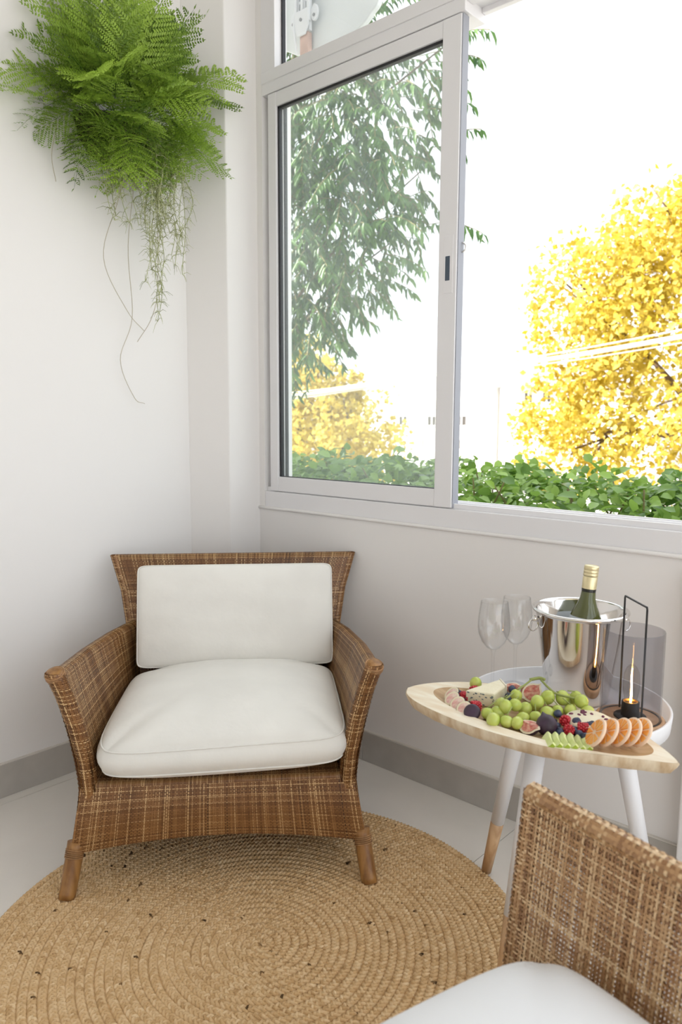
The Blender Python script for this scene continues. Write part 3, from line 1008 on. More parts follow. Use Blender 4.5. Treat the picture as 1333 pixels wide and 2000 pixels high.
sc_ = cushion('seat_cushion', .600, .58, .038, .098, .072, 8.0, 36, 3, .0035, .013, sag=lambda A, B: .004 * np.sin(A * 2) - .012 * (1 - A) / 2 * np.clip(-B, 0, 1) ** 2, bottom_crown=.047)
place_on_chair(sc_, .010, .278, .281, math.radians(-1.0))
tag(sc_, 'plump cream canvas seat cushion on the wicker armchair', 'cushion')
bc = cushion('back_cushion', .592, .306, -.045, .045, .034, 26.0, 34, 5, .0035, .004, bottom_crown=.034, band=4)
place_on_chair(bc, .018, .588, .542, math.radians(77))
tag(bc, 'cream canvas back cushion leaning against the wicker armchair back', 'cushion')

# ------------------------------------------------------------------ braided jute rug
RC, RR, RP = (1.075, -0.850), 0.628, 0.0180
rug = thing('jute_rug', 'round braided natural jute rug under the wicker armchair', 'rug', (RC[0], RC[1], 0.0))
M['jute_back'] = mat('jute_backing', (0.64, 0.425, 0.215), 0.95, var=.2, scale=60)
def rug_turns():
    turns = int(RR / RP)
    r_ng = np.random.default_rng(5)
    for k in range(turns):
        r0 = RP * (k + .12)
        ln = 2 * PI * (r0 + RP * .5)
        period = .034
        ns = max(14, int(ln / period * 10))
        th = np.linspace(0, 2 * PI * (1 + .4 / ns), ns + 1)
        L = (r0 + RP * .5) * th
        Vs, Fs, Ts = [], [], []
        wob = .0016 * np.sin(th * 3 + k) + .001 * np.sin(th * 7 + k * 2.2)
        for st in range(3):
            ph = 2 * PI * L / period + st * 2 * PI / 3
            lat = .0058 * np.sin(ph)
            zz = .0046 + .0022 * np.sin(2 * ph + .6)
            rc = r0 + RP * th / (2 * PI) + lat + wob
            hw, hh = .0050, .0030
            prof = [(-hw, -.0030), (-hw * .62, hh * .75), (hw * .62, hh * .75), (hw, -.0030)]
            ring = [np.stack([(rc + a) * np.cos(th), (rc + a) * np.sin(th), np.maximum(zz + b, .0004)], -1) for a, b in prof]
            V = np.stack(ring, 1).reshape(-1, 3)
            i = np.arange(ns)[:, None] * 4 + np.arange(3)[None]
            F = np.stack([i, i + 1, i + 5, i + 4], -1).reshape(-1, 4) + sum(len(v) for v in Vs)
            cell = np.floor(L / (period * .33)).astype(int) + st * 977
            tn = (.62 + .16 * np.sin(k * 1.3) * 0 + np.array([random.Random(int(c) * 31 + k * 7919).gauss(0, .13) for c in cell]))
            fleck = np.array([random.Random(int(c) * 17 + k * 104729).random() < .005 for c in cell])
            tn = np.where(fleck, .03, np.clip(tn, .28, 1))
            Vs.append(V); Fs.append(F); Ts.append(np.repeat(tn, 4))
        mk('braid_coil', np.concatenate(Vs), np.concatenate(Fs), M['jute'], rug, True, np.concatenate(Ts))
G().lathe([(.0001, .0032), (RR - .026, .0032), (RR - .022, .0005)], 96).build('backing', M['jute_back'], rug, True)
rug_turns()

# ------------------------------------------------------------------ hanging fern
M['fern'] = leaf_mat('fern_leaf', (0.015, 0.075, 0.010), (0.40, 0.58, 0.08), 0.22, 0.4, 0.75)
M['rachis'] = mat('fern_stalk', (0.16, 0.17, 0.04), 0.6)
M['pot'] = mat('dark_coir_basket', (0.06, 0.045, 0.03), 0.95, var=0.3, scale=40, bump=0.8, bscale=60)
M['root'] = mat('dry_root', (0.52, 0.46, 0.36), 0.8)
fern = thing('hanging_fern', 'bushy green fern in a wall basket high on the white wall', 'fern', (0.0, -0.50, 2.0))
def frond_mesh(L, W, droop, npair, seed):
    rng = random.Random(seed)
    V, F, Tn = [], [], []
    def mid(t):
        return np.array([L * t * (1 - .12 * droop * t), 0, -droop * L * t * t * .55])
    # stalk as a thin three-sided tube
    pts = [mid(t) for t in np.linspace(0, 1, 9)]
    for i, p in enumerate(pts):
        r = .0016 * (1 - .7 * i / 8)
        for k in range(3):
            a = 2 * PI * k / 3
            V.append(p + np.array([0, r * math.cos(a), r * math.sin(a)])); Tn.append(.05)
    for i in range(8):
        for k in range(3):
            F.append((i * 3 + k, i * 3 + (k + 1) % 3, i * 3 + 3 + (k + 1) % 3, i * 3 + 3 + k))
    for i in range(npair):
        t = .26 + .74 * (i / npair)
        p = mid(t)
        prof = math.sin(PI * min(1, (1 - (t - .26) / .74) * .62 + .02)) ** .9
        pl = W * prof * rng.uniform(.88, 1.08)
        for s in (-1, 1):
            ang = math.radians(rng.uniform(52, 66))
            d = np.array([math.cos(ang), s * math.sin(ang), -.12 + rng.uniform(-.14, .10)])
            d /= np.linalg.norm(d)
            q = np.cross(d, np.array([0, 0, 1.0]))
            q /= np.linalg.norm(q)
            nl = max(3, int(pl / .0082))
            up = np.array([0, 0, 1.0])
            for k in range(nl):
                tt = (k + .6) / nl
                b = p + d * pl * tt + up * (-.16 * pl * tt * tt)
                ll = (.0125 * (1 - tt) ** .5 + .0042) * (.8 + .45 * pl / W)
                wd = .0072
                tone = .38 + rng.uniform(-.16, .16)
                for s2 in (-1, 1):
                    ld = d * .62 + q * s2 * .78 + up * rng.uniform(-.22, .12)
                    ld /= np.linalg.norm(ld)
                    wv = np.cross(ld, up)
                    wv /= np.linalg.norm(wv)
                    n0 = len(V)
                    V += [b, b + ld * ll * .5 + wv * wd * .5 + up * .0008, b + ld * ll, b + ld * ll * .45 - wv * wd * .5 + up * .0008]
                    Tn.extend([tone] * 4)
                    F.append((n0, n0 + 1, n0 + 2, n0 + 3))
            n0 = len(V)                         # pinna midrib tip leaflet
            e = p + d * pl + up * (-.16 * pl)
            V += [e - d * .006, e + q * .002, e + d * .010, e - q * .002]
            Tn.extend([.38] * 4)
            F.append((n0, n0 + 1, n0 + 2, n0 + 3))
    n0 = len(V)
    e = mid(1)
    V += [e, e + np.array([.008, .003, -.002]), e + np.array([.02, 0, -.006]), e + np.array([.008, -.003, -.002])]
    Tn.extend([.38] * 4)
    F.append((n0, n0 + 1, n0 + 2, n0 + 3))
    me = bpy.data.meshes.new('frond')
    me.from_pydata([tuple(v) for v in V], [], F)
    a = me.attributes.new('tone', 'FLOAT', 'POINT')
    a.data.foreach_set('value', np.array(Tn, np.float32))
    me.materials.append(M['fern'])
    return me
FM = [frond_mesh(.34, .115, .6, 9, 1), frond_mesh(.30, .105, 1.0, 8, 2), frond_mesh(.38, .120, .8, 9, 3), frond_mesh(.26, .10, 1.2, 7, 4), frond_mesh(.32, .125, .5, 8, 5), frond_mesh(.22, .085, .8, 6, 6)]
# basket: half-round, flat against the wall
g = G()
prof = [(.03, -.085), (.06, -.07), (.085, -.02), (.095, .04), (.09, .045)]
Vb, Fb, seg = [], [], 18
for r, z in prof:
    for k in range(seg + 1):
        a = -PI / 2 + PI * k / seg
        Vb.append((r * math.cos(a) * 1.0, r * 1.35 * math.sin(a), z))
for i in range(len(prof) - 1):
    for k in range(seg):
        Fb.append((i * (seg + 1) + k, i * (seg + 1) + k + 1, (i + 1) * (seg + 1) + k + 1, (i + 1) * (seg + 1) + k))
Fb.append(tuple(range(4 * (seg + 1), 5 * (seg + 1))))
Fb.append(tuple(range(seg, -1, -1)))
Fb.append(tuple([i * (seg + 1) for i in range(5)] + [i * (seg + 1) + seg for i in range(4, -1, -1)]))
g.add(Vb, Fb).build('basket', M['pot'], fern, True).location = (0.002, 0, .03)
rf = random.Random(21)
def add_frond(b, tgt, sc=None, me=None):
    b, tgt = Vector(b), Vector(tgt)
    d = tgt - b
    ln = d.length
    me = me or rf.choice(FM)
    s = sc or max(.55, min(1.35, ln / .30))
    d = d.normalized() + Vector((0, 0, .38))
    o = link('frond', me, fern)
    orient(o, b, d, (rf.uniform(-.5, .5) + .75, rf.uniform(-.5, .5) - .45, .75), s)
# extent of the crown, local to (0, -0.50, 2.0)
for k in range(138):
    while True:
        u = Vector((rf.gauss(0, 1), rf.gauss(0, 1), rf.gauss(0, 1))).normalized() * rf.uniform(.55, 1.0)
        x, y, z = .13 + u.x * .23, .0 + u.y * .37, .135 + u.z * .35
        if x < .035:
            continue
        if y > .24 and x < .18:
            continue
        if z < -.17 and y < -.08:
            continue
        break
    b = (.05 + .35 * max(0, u.x) * .2 + rf.uniform(0, .05), y * .28 + rf.uniform(-.05, .05), .09 + rf.uniform(-.05, .06) + u.z * .05)
    add_frond(b, (x, y, z))
for k in range(26):
    a = rf.uniform(0, 2 * PI)
    r_ = rf.uniform(.05, .26)
    add_frond((.09, .10 * math.cos(a), .08 + .08 * math.sin(a)), (rf.uniform(.20, .32), r_ * math.cos(a) * 1.1 - .03, .06 + r_ * math.sin(a)), rf.uniform(.5, .75))
# fronds that stick out of the crown
for tgt in [(.26, .335, .25), (.22, .30, .20), (.10, -.385, .10), (.09, -.40, .02), (.10, -.36, -.03), (.14, -.27, .36), (.12, -.18, .42), (.16, .06, .44), (.2, .16, .40), (.18, .20, -.13), (.22, .25, -.05), (.16, -.18, -.12), (.14, -.10, -.17), (.2, .12, -.10), (.25, .29, .09)]:
    add_frond((tgt[0] * .35 + .02, tgt[1] * .33, .08 + (tgt[2] - .1) * .3), tgt)
# loose aerial roots
for pts in [[(.10, .02, -.02), (.06, -.02, -.18), (.035, -.06, -.35), (.03, .02, -.50), (.02, .09, -.56)], [(.10, .03, -.05), (.05, .02, -.30), (.03, .04, -.52), (.015, .0, -.66), (.012, .05, -.78), (.012, .09, -.80)],
            [(.06, -.21, .0), (.03, -.215, -.08), (.02, -.20, -.15)], [(.10, .10, -.2), (.06, .12, -.42), (.05, .10, -.52), (.04, .05, -.60)]]:
    G().tube(catmull(pts, 7), .0011, 4, False).build('aerial_root', M['root'], fern, True)

M['moss'] = attr_mat('spanish_moss', [(0.0, (0.20, 0.22, 0.08)), (0.5, (0.42, 0.45, 0.22)), (1.0, (0.62, 0.62, 0.42))], 0.8)
moss = thing('spanish_moss', 'pale wispy tangle of hanging moss trailing below the fern', 'moss', (0.13, -0.42, 2.0))
rm = random.Random(4)
def moss_strand(top, ln, wander, n_side):
    g = G()
    p = Vector(top)
    pts = [p.copy()]
    n = max(6, int(ln / .03))
    ph = rm.uniform(0, 6)
    for i in range(n):
        p = p + Vector((math.sin(i * .8 + ph) * wander, math.cos(i * .65 + ph * 2) * wander, -ln / n))
        pts.append(p.copy())
    g.tube(catmull(pts, 2), .0010, 4, False, rm.uniform(.1, .8))
    for k in range(n_side):
        q = rm.choice(pts)
        d = Vector((rm.gauss(0, 1), rm.gauss(0, 1), rm.gauss(-.2, .8))).normalized() * rm.uniform(.018, .042)
        g.tube([q, q + d * .5 + Vector((0, 0, .004)), q + d + Vector((0, 0, -.006))], [.0009, .0008, .0004], 3, False, rm.uniform(0, 1))
    g.build('strand', M['moss'], moss, False, True)
for k in range(24):
    moss_strand((rm.uniform(-.04, .05), rm.uniform(-.13, .07), rm.uniform(-.02, .05)), rm.uniform(.16, .30), .012, 52)
for (tx, ty, ln) in [(.0, -.02, .52), (.005, .0, .46), (-.01, -.03, .40), (.0, .01, .49), (.01, -.04, .36), (.0, .06, .30), (.01, .07, .33), (.0, .10, .27), (.01, .085, .36), (.01, -.02, .44)]:
    moss_strand((tx, ty, -.02), ln, .007, int(ln * 150))

# ------------------------------------------------------------------ tray table
TC = (1.54, -0.38)
TR = 0.208
ZTR = 0.530                      # tray floor
tb = thing('tray_table', 'round white tray table on three white legs with wooden tips', 'table', (TC[0], TC[1], 0.0))
G().lathe([(.0001, ZTR - .014), (TR - .01, ZTR - .014), (TR, ZTR - .008), (TR + .003, ZTR + .024), (TR + .001, ZTR + .0265), (TR - .003, ZTR + .0255), (TR - .006, ZTR), (.0001, ZTR)], 72).build('tray', M['white_paint'], tb, True)
md = tb.children[0]
for (fx, fy) in ((-.241, .100), (0.0, -.244), (.174, .138)):
    top = Vector((fx * .50, fy * .50, ZTR - .012))
    foot = Vector((fx, fy, 0.0 if fx > .1 else .007))
    k = .30
    jn = foot.lerp(top, k)
    lg = G().tube([jn, top], [.0165, .0205], 20).build('leg', M['white_paint'], tb, True)
    tip = G().tube([foot, jn], [.0125, .0163], 20).build('wooden_tip', M['oak'], lg, True)
    tip['label'] = 'bare oak lower end of the leg'
    G().lathe([(.0001, 0), (.034, 0), (.034, .006), (.0001, .006)], 20, (top.x, top.y, ZTR - .0195)).build('mounting_plate', M['white_paint'], tb, True)

# ------------------------------------------------------------------ live-edge board
BZ0, BZ1 = ZTR + .026, ZTR + .054
BL = (1.56, -0.575)
bd = thing('serving_board', 'pale live-edge wooden serving board lying across the tray table', 'board', (BL[0], BL[1], BZ0))
out = [(1.294, -.622), (1.300, -.592), (1.325, -.548), (1.375, -.500), (1.44, -.468), (1.54, -.455), (1.64, -.470), (1.73, -.505), (1.795, -.548), (1.838, -.588),
       (1.836, -.602), (1.80, -.620), (1.745, -.648), (1.66, -.684), (1.585, -.697), (1.50, -.700), (1.43, -.692), (1.36, -.676), (1.315, -.652)]
out = [(p.x - BL[0], p.y - BL[1]) for p in catmull([(x, y, 0) for x, y in out + out[:1]], 5)][:-1]
M['board'] = mat('pale_live_edge_wood', (0.80, 0.66, 0.47), 0.5, col2=(0.90, 0.82, 0.66), scale=5, stretch=(2.5, 11, 3), bump=.1, bscale=20)
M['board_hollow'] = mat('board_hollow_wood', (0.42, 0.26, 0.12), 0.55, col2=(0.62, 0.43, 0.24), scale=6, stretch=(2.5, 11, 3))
M['board_edge'] = mat('board_live_edge', (0.58, 0.42, 0.25), 0.65, col2=(0.86, 0.76, 0.58), scale=14, stretch=(3, 3, .7), bump=.4, bscale=30)
HB = BZ1 - BZ0
n = len(out)
cen = np.mean(np.array(out), 0)
def ringp(sc, z, dx=0, dy=0):
    return [(cen[0] + (x - cen[0]) * sc + dx, cen[1] + (y - cen[1]) * sc + dy, z) for x, y in out]
def hollow_ring(sc, z):
    return [(.010 + .225 * sc * math.cos(a), -.012 + .080 * sc * math.sin(a) - .03 * math.cos(a) * 0 , z) for a in [math.atan2(y - cen[1], (x - cen[0]) * .42) for x, y in out]]
rings = [ringp(.86, 0), ringp(.95, .006), ringp(.985, .017), ringp(1.0, HB - .003), ringp(.992, HB)]
def band(rs, flip=False):
    V = [v for r in rs for v in r]
    F = []
    for i in range(len(rs) - 1):
        for k in range(n):
            f = (i * n + k, i * n + (k + 1) % n, (i + 1) * n + (k + 1) % n, (i + 1) * n + k)
            F.append(f[::-1] if flip else f)
    return V, F
V, F = band(rings)
F.append(tuple(range(n))[::-1])
wob = random.Random(2)
V = [(x + wob.uniform(-.0012, .0012), y + wob.uniform(-.0012, .0012), z) for x, y, z in V]
G().add(V, F).build('live_edge', M['board_edge'], bd, True)
hr = [hollow_ring(1.0, HB), hollow_ring(.96, HB - .004), hollow_ring(.90, HB - .007)]
V, F = band([ringp(.992, HB), hr[0]], False)
G().add(V, F).build('board_top', M['board'], bd, False)
V, F = band(hr)
F.append(tuple(range(2 * n, 3 * n)))
G().add(V, F).build('carved_hollow', M['board_hollow'], bd, True)
ZH = BZ1 - .007                 # floor of the hollow

# ------------------------------------------------------------------ fruit and cheese on the board
M['grape'] = mat('green_grape', (0.42, 0.52, 0.08), 0.25, col2=(0.58, 0.64, 0.16), scale=30, sss=.25)
M['stem'] = mat('grape_stem', (0.30, 0.34, 0.10), 0.7)
M['blue'] = mat('blueberry', (0.018, 0.024, 0.055), 0.45, col2=(0.07, 0.09, 0.16), scale=60)
M['rasp'] = mat('raspberry', (0.42, 0.012, 0.02), 0.35, col2=(0.62, 0.035, 0.05), scale=90)
M['fig_skin'] = mat('fig_skin', (0.025, 0.012, 0.022), 0.5, col2=(0.06, 0.03, 0.06), scale=40)
M['fig_flesh'] = mat('fig_flesh', (0.50, 0.10, 0.08), 0.5, col2=(0.72, 0.40, 0.28), scale=180)
M['fig_pale'] = mat('fig_slice_pink', (0.72, 0.36, 0.32), 0.5, col2=(0.84, 0.66, 0.55), scale=120)
M['fig_rind'] = mat('fig_rind', (0.82, 0.72, 0.52), 0.6)
M['apple'] = mat('apple_flesh', (0.66, 0.74, 0.26), 0.4, col2=(0.78, 0.84, 0.42), scale=30)
M['apple_skin'] = mat('green_apple_skin', (0.38, 0.52, 0.05), 0.3)
M['mand'] = mat('mandarin_flesh', (0.90, 0.30, 0.03), 0.35, col2=(0.95, 0.46, 0.10), scale=70, sss=.2)
M['pith'] = mat('mandarin_pith', (0.90, 0.66, 0.48), 0.6)
M['blue_cheese'] = mat('blue_veined_cheese', (0.82, 0.74, 0.52), 0.6, col2=(0.86, 0.80, 0.60), scale=30, bump=.6, bscale=70)
M['cheese_rind'] = mat('cheese_rind', (0.80, 0.74, 0.60), 0.7)
M['mould'] = mat('blue_mould', (0.16, 0.20, 0.20), 0.7)
M['cheese'] = mat('cranberry_cheese', (0.86, 0.78, 0.58), 0.6, var=.04, scale=40, bump=.5, bscale=50)
M['cranberry'] = mat('dried_cranberry', (0.16, 0.03, 0.07), 0.5)

def first(o, label, cat, group=None):
    return tag(o, label, cat, group)

# grapes
GR = [(1.502, -.639, 0), (1.527, -.661, 0), (1.501, -.587, 0), (1.527, -.617, 1), (1.548, -.648, 0), (1.566, -.641, 0), (1.537, -.597, 1), (1.562, -.612, 0), (1.512, -.548, 1), (1.545, -.572, 0),
      (1.580, -.596, 0), (1.561, -.553, 1), (1.590, -.566, 0), (1.566, -.520, 1), (1.588, -.502, 1), (1.590, -.474, 0), (1.594, -.535, 0), (1.624, -.495, 1), (1.612, -.516, 0), (1.640, -.502, 0), (1.515, -.625, 0), (1.548, -.535, 0), (1.606, -.478, 1)]
gb = thing('grape_bunch', 'bunch of green grapes in the middle of the board', 'grapes', (1.56, -.56, ZH))
gme = None
rg = random.Random(8)
for (x, y, lv) in GR:
    if gme is None:
        o = G().ball(.0128, (0, 0, 0), 18, 12, (1, 1, 1.13)).build('grape', M['grape'], gb, True)
        gme = o.data
    else:
        o = link('grape', gme, gb)
    s = rg.uniform(.88, 1.08)
    o.location = (x - 1.56, y + .56, .0128 * s + lv * .014)
    o.scale = (s, s, s)
    o.rotation_euler = (rg.uniform(-1.2, 1.2), rg.uniform(-1.2, 1.2), 0)
stem = G()
stem.tube(catmull([(-.045, .060, .046), (-.030, .072, .050), (-.018, .072, .050)], 4), .0033, 7)
stem.tube(catmull([(-.042, .062, .046), (-.046, .045, .040), (-.050, .020, .034), (-.048, -.03, .03)], 5), .0022, 6)
stem.tube(catmull([(-.025, .070, .048), (.0, .054, .042), (.022, .044, .038), (.048, .055, .034), (.07, .062, .03)], 5), .0022, 6)
for (x, y, lv) in GR[::2]:
    stem.tube([(x - 1.56, y + .56, .024 + lv * .014), ((x - 1.56) * .8 - .004, (y + .56) * .8 + .004, .034 + lv * .006)], .0011, 5)
stem.build('stalk', M['stem'], gb, True)
o = link('loose_grape', gme)
o.location = (1.405, -.528, BZ1 + .011)
tag(o, 'single green grape behind the raspberries', 'grape')

# blueberries
def blueberry():
    g = G().ball(.0082, (0, 0, 0), 14, 9, (1, 1, .9))
    return g
bb_me = cr_me = None
def add_blue(x, y, z, label, group):
    global bb_me, cr_me
    if bb_me is None:
        o = blueberry().build('blueberry', M['blue'], None, True)
        bb_me = o.data
        c = G().torus(.0026, .0008, (0, 0, .0070), 10, 5).build('calyx', M['blue'], o, True)
        cr_me = c.data
    else:
        o = link('blueberry', bb_me)
        link('calyx', cr_me, o)
    o.location = (x, y, z)
    o.rotation_euler = (rg.uniform(-.9, .9), rg.uniform(-.9, .9), 0)
    s = rg.uniform(.9, 1.12)
    o.scale = (s, s, s)
    tag(o, label, 'blueberry', group)
R1 = ZH + .0078
add_blue(1.397, -.578, R1, 'lone dark blueberry at the start of the fig slice fan', 'blueberries by the fig slices')
add_blue(1.443, -.622, R1, 'dark blueberry wedged between two raspberries under the cheese tip', 'blueberries by the fig slices')
for x, y, z in [(1.482, -.524, R1), (1.466, -.516, R1), (1.490, -.541, R1), (1.478, -.504, R1 + .010)]:
    add_blue(x, y, z, 'dark blueberry between the cheese wedge and the fig halves', 'blueberries by the cheese wedge')
for x, y, z in [(1.610, -.566, R1 + .012), (1.622, -.594, R1), (1.640, -.616, R1), (1.652, -.575, R1 + .010), (1.669, -.600, R1), (1.679, -.570, R1 + .010), (1.609, -.580, R1), (1.684, -.606, R1), (1.655, -.592, R1)]:
    add_blue(x, y, z, 'dark blueberry heaped in front of the round cranberry cheese', 'blueberries by the cranberry cheese')

# raspberries: drupelets packed on a cone
ra_me = None
def add_rasp(x, y, z, rot, label, group):
    global ra_me
    if ra_me is None:
        g = G()
        for r in range(6):
            zz = -.009 + r * .0038
            rad = .0085 * math.sqrt(max(.05, 1 - ((r - 1.6) / 4.9) ** 2)) if r < 5 else .0018
            k = max(1, int(2 * PI * rad / .0050))
            for i in range(k):
                a = 2 * PI * (i + .5 * (r % 2)) / k
                g.ball(.0030, (rad * math.cos(a), rad * math.sin(a), zz), 7, 5)
        g.ball(.0078, (0, 0, 0), 10, 7, (1, 1, 1.15))
        o = g.build('raspberry', M['rasp'], None, True)
        ra_me = o.data
    else:
        o = link('raspberry', ra_me)
    o.location = (x, y, z)
    o.rotation_euler = rot
    tag(o, label, 'raspberry', group)
rk = 0
for x, y, z, r in [(1.416, -.552, ZH + .0115, (1.3, .4, 0)), (1.421, -.594, ZH + .011, (1.5, 0, 1.0)), (1.462, -.622, ZH + .011, (1.4, 0, -.6))]:
    add_rasp(x, y, z, r, ['red raspberry touching the single loose grape', 'red raspberry resting against the first fig slices', 'red raspberry at the sharp tip of the cheese wedge'][rk], 'raspberries by the cheese wedge')
    rk += 1
rk = 0
for x, y, z, r in [(1.632, -.580, ZH + .016, (1.2, .5, 0)), (1.652, -.608, ZH + .0115, (.5, .3, .4)), (1.669, -.580, ZH + .012, (1.5, 0, 2.0))]:
    add_rasp(x, y, z, r, ['dull red raspberry resting against the round cheese side', 'bright red raspberry right above the apple slices', 'dark raspberry half hidden by blueberries near the mandarin'][rk], 'raspberries by the apple slices')
    rk += 1

# fig slices fanned out
def fig_slice(x, y, z, tilt, rz, label, flesh='fig_pale', r=.0185):
    t = thing('fig_slice', label, 'fig', (x, y, z), rz, 'fanned fig slices')
    g = G().lathe([(r * .96, -.002), (r, -.001), (r, .001), (r * .96, .002)], 24)
    a = g.build('skin', M['fig_skin'], t, True)
    b = G().lathe([(.0001, -.0021), (r * .955, -.0021), (r * .955, .0022), (r * .80, .0024), (.0001, .0024)], 24).build('rind', M['fig_rind'], t, True)
    c = G().lathe([(.0001, .0029), (r * .62, .0028), (r * .72, .0023)], 24).build('flesh', M[flesh], t, True)
    for q in (a, b, c):
        q.rotation_euler = (tilt, 0, 0)
for k, (x, y) in enumerate([(1.396, -.604), (1.410, -.624), (1.432, -.637), (1.454, -.648)]):
    fig_slice(x, y, ZH + .013 - .0006 * k, math.radians(42), math.radians(-28 + 10 * k), 'thin pink fig slice, ' + ['first of the fan, at the hollow end', 'second of the fan', 'third of the fan', 'last of the fan, showing dark skin'][k] + ', on the board', r=.0185 - .0007 * k)
t = thing('fig_end', 'bluish dark end cap of a fig closing the fan of slices', 'fig', (1.476, -.654, ZH))
e = G().ball(.0165, (0, 0, 0), 16, 10, (1, .45, 1)).build('skin', M['fig_skin'], t, True)
e.location = (0, 0, .012)
e.rotation_euler = (math.radians(-40), 0, math.radians(20))

def fig_wedge(x, y, z, rot, label, r=.021, arc=PI / 2):
    """a quarter of a fig: skin outside, two cut faces"""
    t = thing('fig_quarter', label, 'fig', (x, y, z), 0.0, 'cut fig quarters')
    nr, na = 9, 8
    prof = [(max(1e-4, r * math.sin(PI * (i / nr) ** .9)), -r * 1.05 * math.cos(PI * (i / nr) ** .9) + (.006 if i == nr else 0)) for i in range(nr + 1)]
    V, F = [], []
    for pr, pz in prof:
        for k in range(na + 1):
            a = -arc / 2 + arc * k / na
            V.append((pr * math.cos(a), pr * math.sin(a), pz))
    for i in range(nr):
        for k in range(na):
            F.append((i * (na + 1) + k, i * (na + 1) + k + 1, (i + 1) * (na + 1) + k + 1, (i + 1) * (na + 1) + k))
    s = G().add(V, F).build('skin', M['fig_skin'], t, True)
    parts = [s]
    for sg in (-1, 1):
        a = sg * arc / 2
        pts = [(pr * math.cos(a) * .995, pr * math.sin(a) * .995, pz) for pr, pz in prof]
        n_ = len(pts)
        fc = [tuple(range(n_))] if sg > 0 else [tuple(range(n_))[::-1]]
        parts.append(G().add(pts, fc).build('rind', M['fig_rind'], t))
        nx = (-math.sin(a) * sg, math.cos(a) * sg)
        pts = [(pr * .80 * math.cos(a) + nx[0] * .0006, pr * .80 * math.sin(a) + nx[1] * .0006, pz * .80) for pr, pz in prof]
        parts.append(G().add(pts, fc).build('flesh', M['fig_flesh'], t))
    away, axis = Vector(rot[0]).normalized(), Vector(rot[1])
    axis = (axis - away * axis.dot(away)).normalized()
    qm = Matrix((away, axis.cross(away), axis)).transposed().to_quaternion()
    for p in parts:
        p.rotation_mode = 'QUATERNION'
        p.rotation_quaternion = qm
fig_wedge(1.590, -.640, ZH + .016, ((.1, .35, -.9), (.9, -.3, .1)), 'red-fleshed fig quarter lying cut side up by the grapes', .020, PI * .75)
fig_wedge(1.614, -.617, ZH + .013, ((.25, -.75, .45), (-.5, .2, .85)), 'dark fig quarter standing skin outward beside the apple slices', .020, PI * .8)
fig_wedge(1.472, -.496, ZH + .020, ((-.1, .5, -.8), (.8, .5, 0)), 'fig quarter between the cheese wedge and the far rim of the board', .016, PI * .75)
fig_wedge(1.502, -.490, ZH + .020, ((.2, .4, -.85), (.6, -.7, .2)), 'fig quarter near the grape stalk end', .016, PI * .75)
fig_wedge(1.524, -.507, ZH + .024, ((-.3, .7, -.6), (.5, .3, .8)), 'fig quarter with red flesh tucked under the grape stalk', .020, PI * .8)

# blue cheese wedge
t = thing('cheese_wedge', 'blue-veined wedge of cheese beside the raspberries', 'cheese', (1.455, -.56, ZH))
poly = [(-.028, -.042), (.026, -.022), (.020, .034), (-.010, .062)]
w = bevel(G().prism(poly, 0.0, .030).build('cheese_body', M['blue_cheese'], t), .003)
bevel(G().prism([(.018, .036), (-.012, .063), (-.010, .066), (.021, .039)], 0.0, .0305).build('rind', M['cheese_rind'], t), .001)
g = G()
for k in range(22):
    f = rg.random()
    a, b = (Vector((-.028, -.042, 0)), Vector((.026, -.022, 0)))
    p = a.lerp(b, f) + Vector((.0002, -.0004, rg.uniform(.004, .027)))
    g.ball(rg.uniform(.0009, .0022), p, 6, 4, (1.8, .5, .8))
g.build('blue_vein', M['mould'], t)['kind'] = 'stuff'

# round cranberry cheese
t = thing('round_cheese', 'round pale cheese studded with cranberries behind the blueberries', 'cheese', (1.662, -.545, ZH))
G().lathe([(.0001, 0), (.040, 0), (.043, .004), (.043, .016), (.039, .020), (.0001, .0212)], 36).build('cheese_body', M['cheese'], t, True)
for k in range(15):
    a, r_ = rg.uniform(0, 2 * PI), .036 * math.sqrt(rg.random())
    o = G().ball(.0036, (0, 0, 0), 8, 6, (1.3, .8, .6)).build('cranberry', M['cranberry'], t, True)
    o.location = (r_ * math.cos(a), r_ * math.sin(a), .0208)
    o.rotation_euler = (0, 0, rg.uniform(0, 3))

# apple slices: thin crescents leaning on each other
def apple_slice(k, x, y, z):
    t = thing('apple_slice', 'green-skinned apple slice, %s of the row leaning beside the mandarin' % ['first', 'second', 'third', 'fourth', 'fifth', 'sixth and last'][k], 'apple', (x, y, z), 0.0, 'row of apple slices')
    R_, th = .027, .0036
    pts = [(R_ * math.cos(a), R_ * math.sin(a) * .95) for a in np.linspace(-PI * .48, PI * .48, 15)]
    inner = [(R_ * .12 * math.cos(a) - .001, R_ * .86 * math.sin(a) * .95) for a in np.linspace(PI * .46, -PI * .46, 9)]
    f = G().prism(pts + inner, -th, th).build('flesh', M['apple'], t)
    sk = []
    V, F = [], []
    for i, (a, b) in enumerate(pts):
        V += [(a * 1.012, b * 1.012, -th * 1.02), (a * 1.03, b * 1.03, 0), (a * 1.012, b * 1.012, th * 1.02)]
    for i in range(len(pts) - 1):
        for q in (0, 1):
            F.append((i * 3 + q, i * 3 + q + 1, i * 3 + 3 + q + 1, i * 3 + 3 + q))
    s = G().add(V, F).build('skin', M['apple_skin'], t, True)
    for q in (f, s):
        row, up = Vector((.8, .6, 0)), Vector((0, 0, 1))
        nz = (up * .70 - row * .72).normalized()
        ly_ = Vector((.6, -.8, 0))
        q.rotation_mode = 'QUATERNION'
        q.rotation_quaternion = Matrix((ly_.cross(nz), ly_, nz)).transposed().to_quaternion()
for k, (x, y) in enumerate([(1.646, -.661), (1.656, -.653), (1.667, -.646), (1.678, -.639), (1.688, -.631), (1.697, -.623)]):
    apple_slice(k, x, y, BZ1 + .006 - .003 * (k > 3))

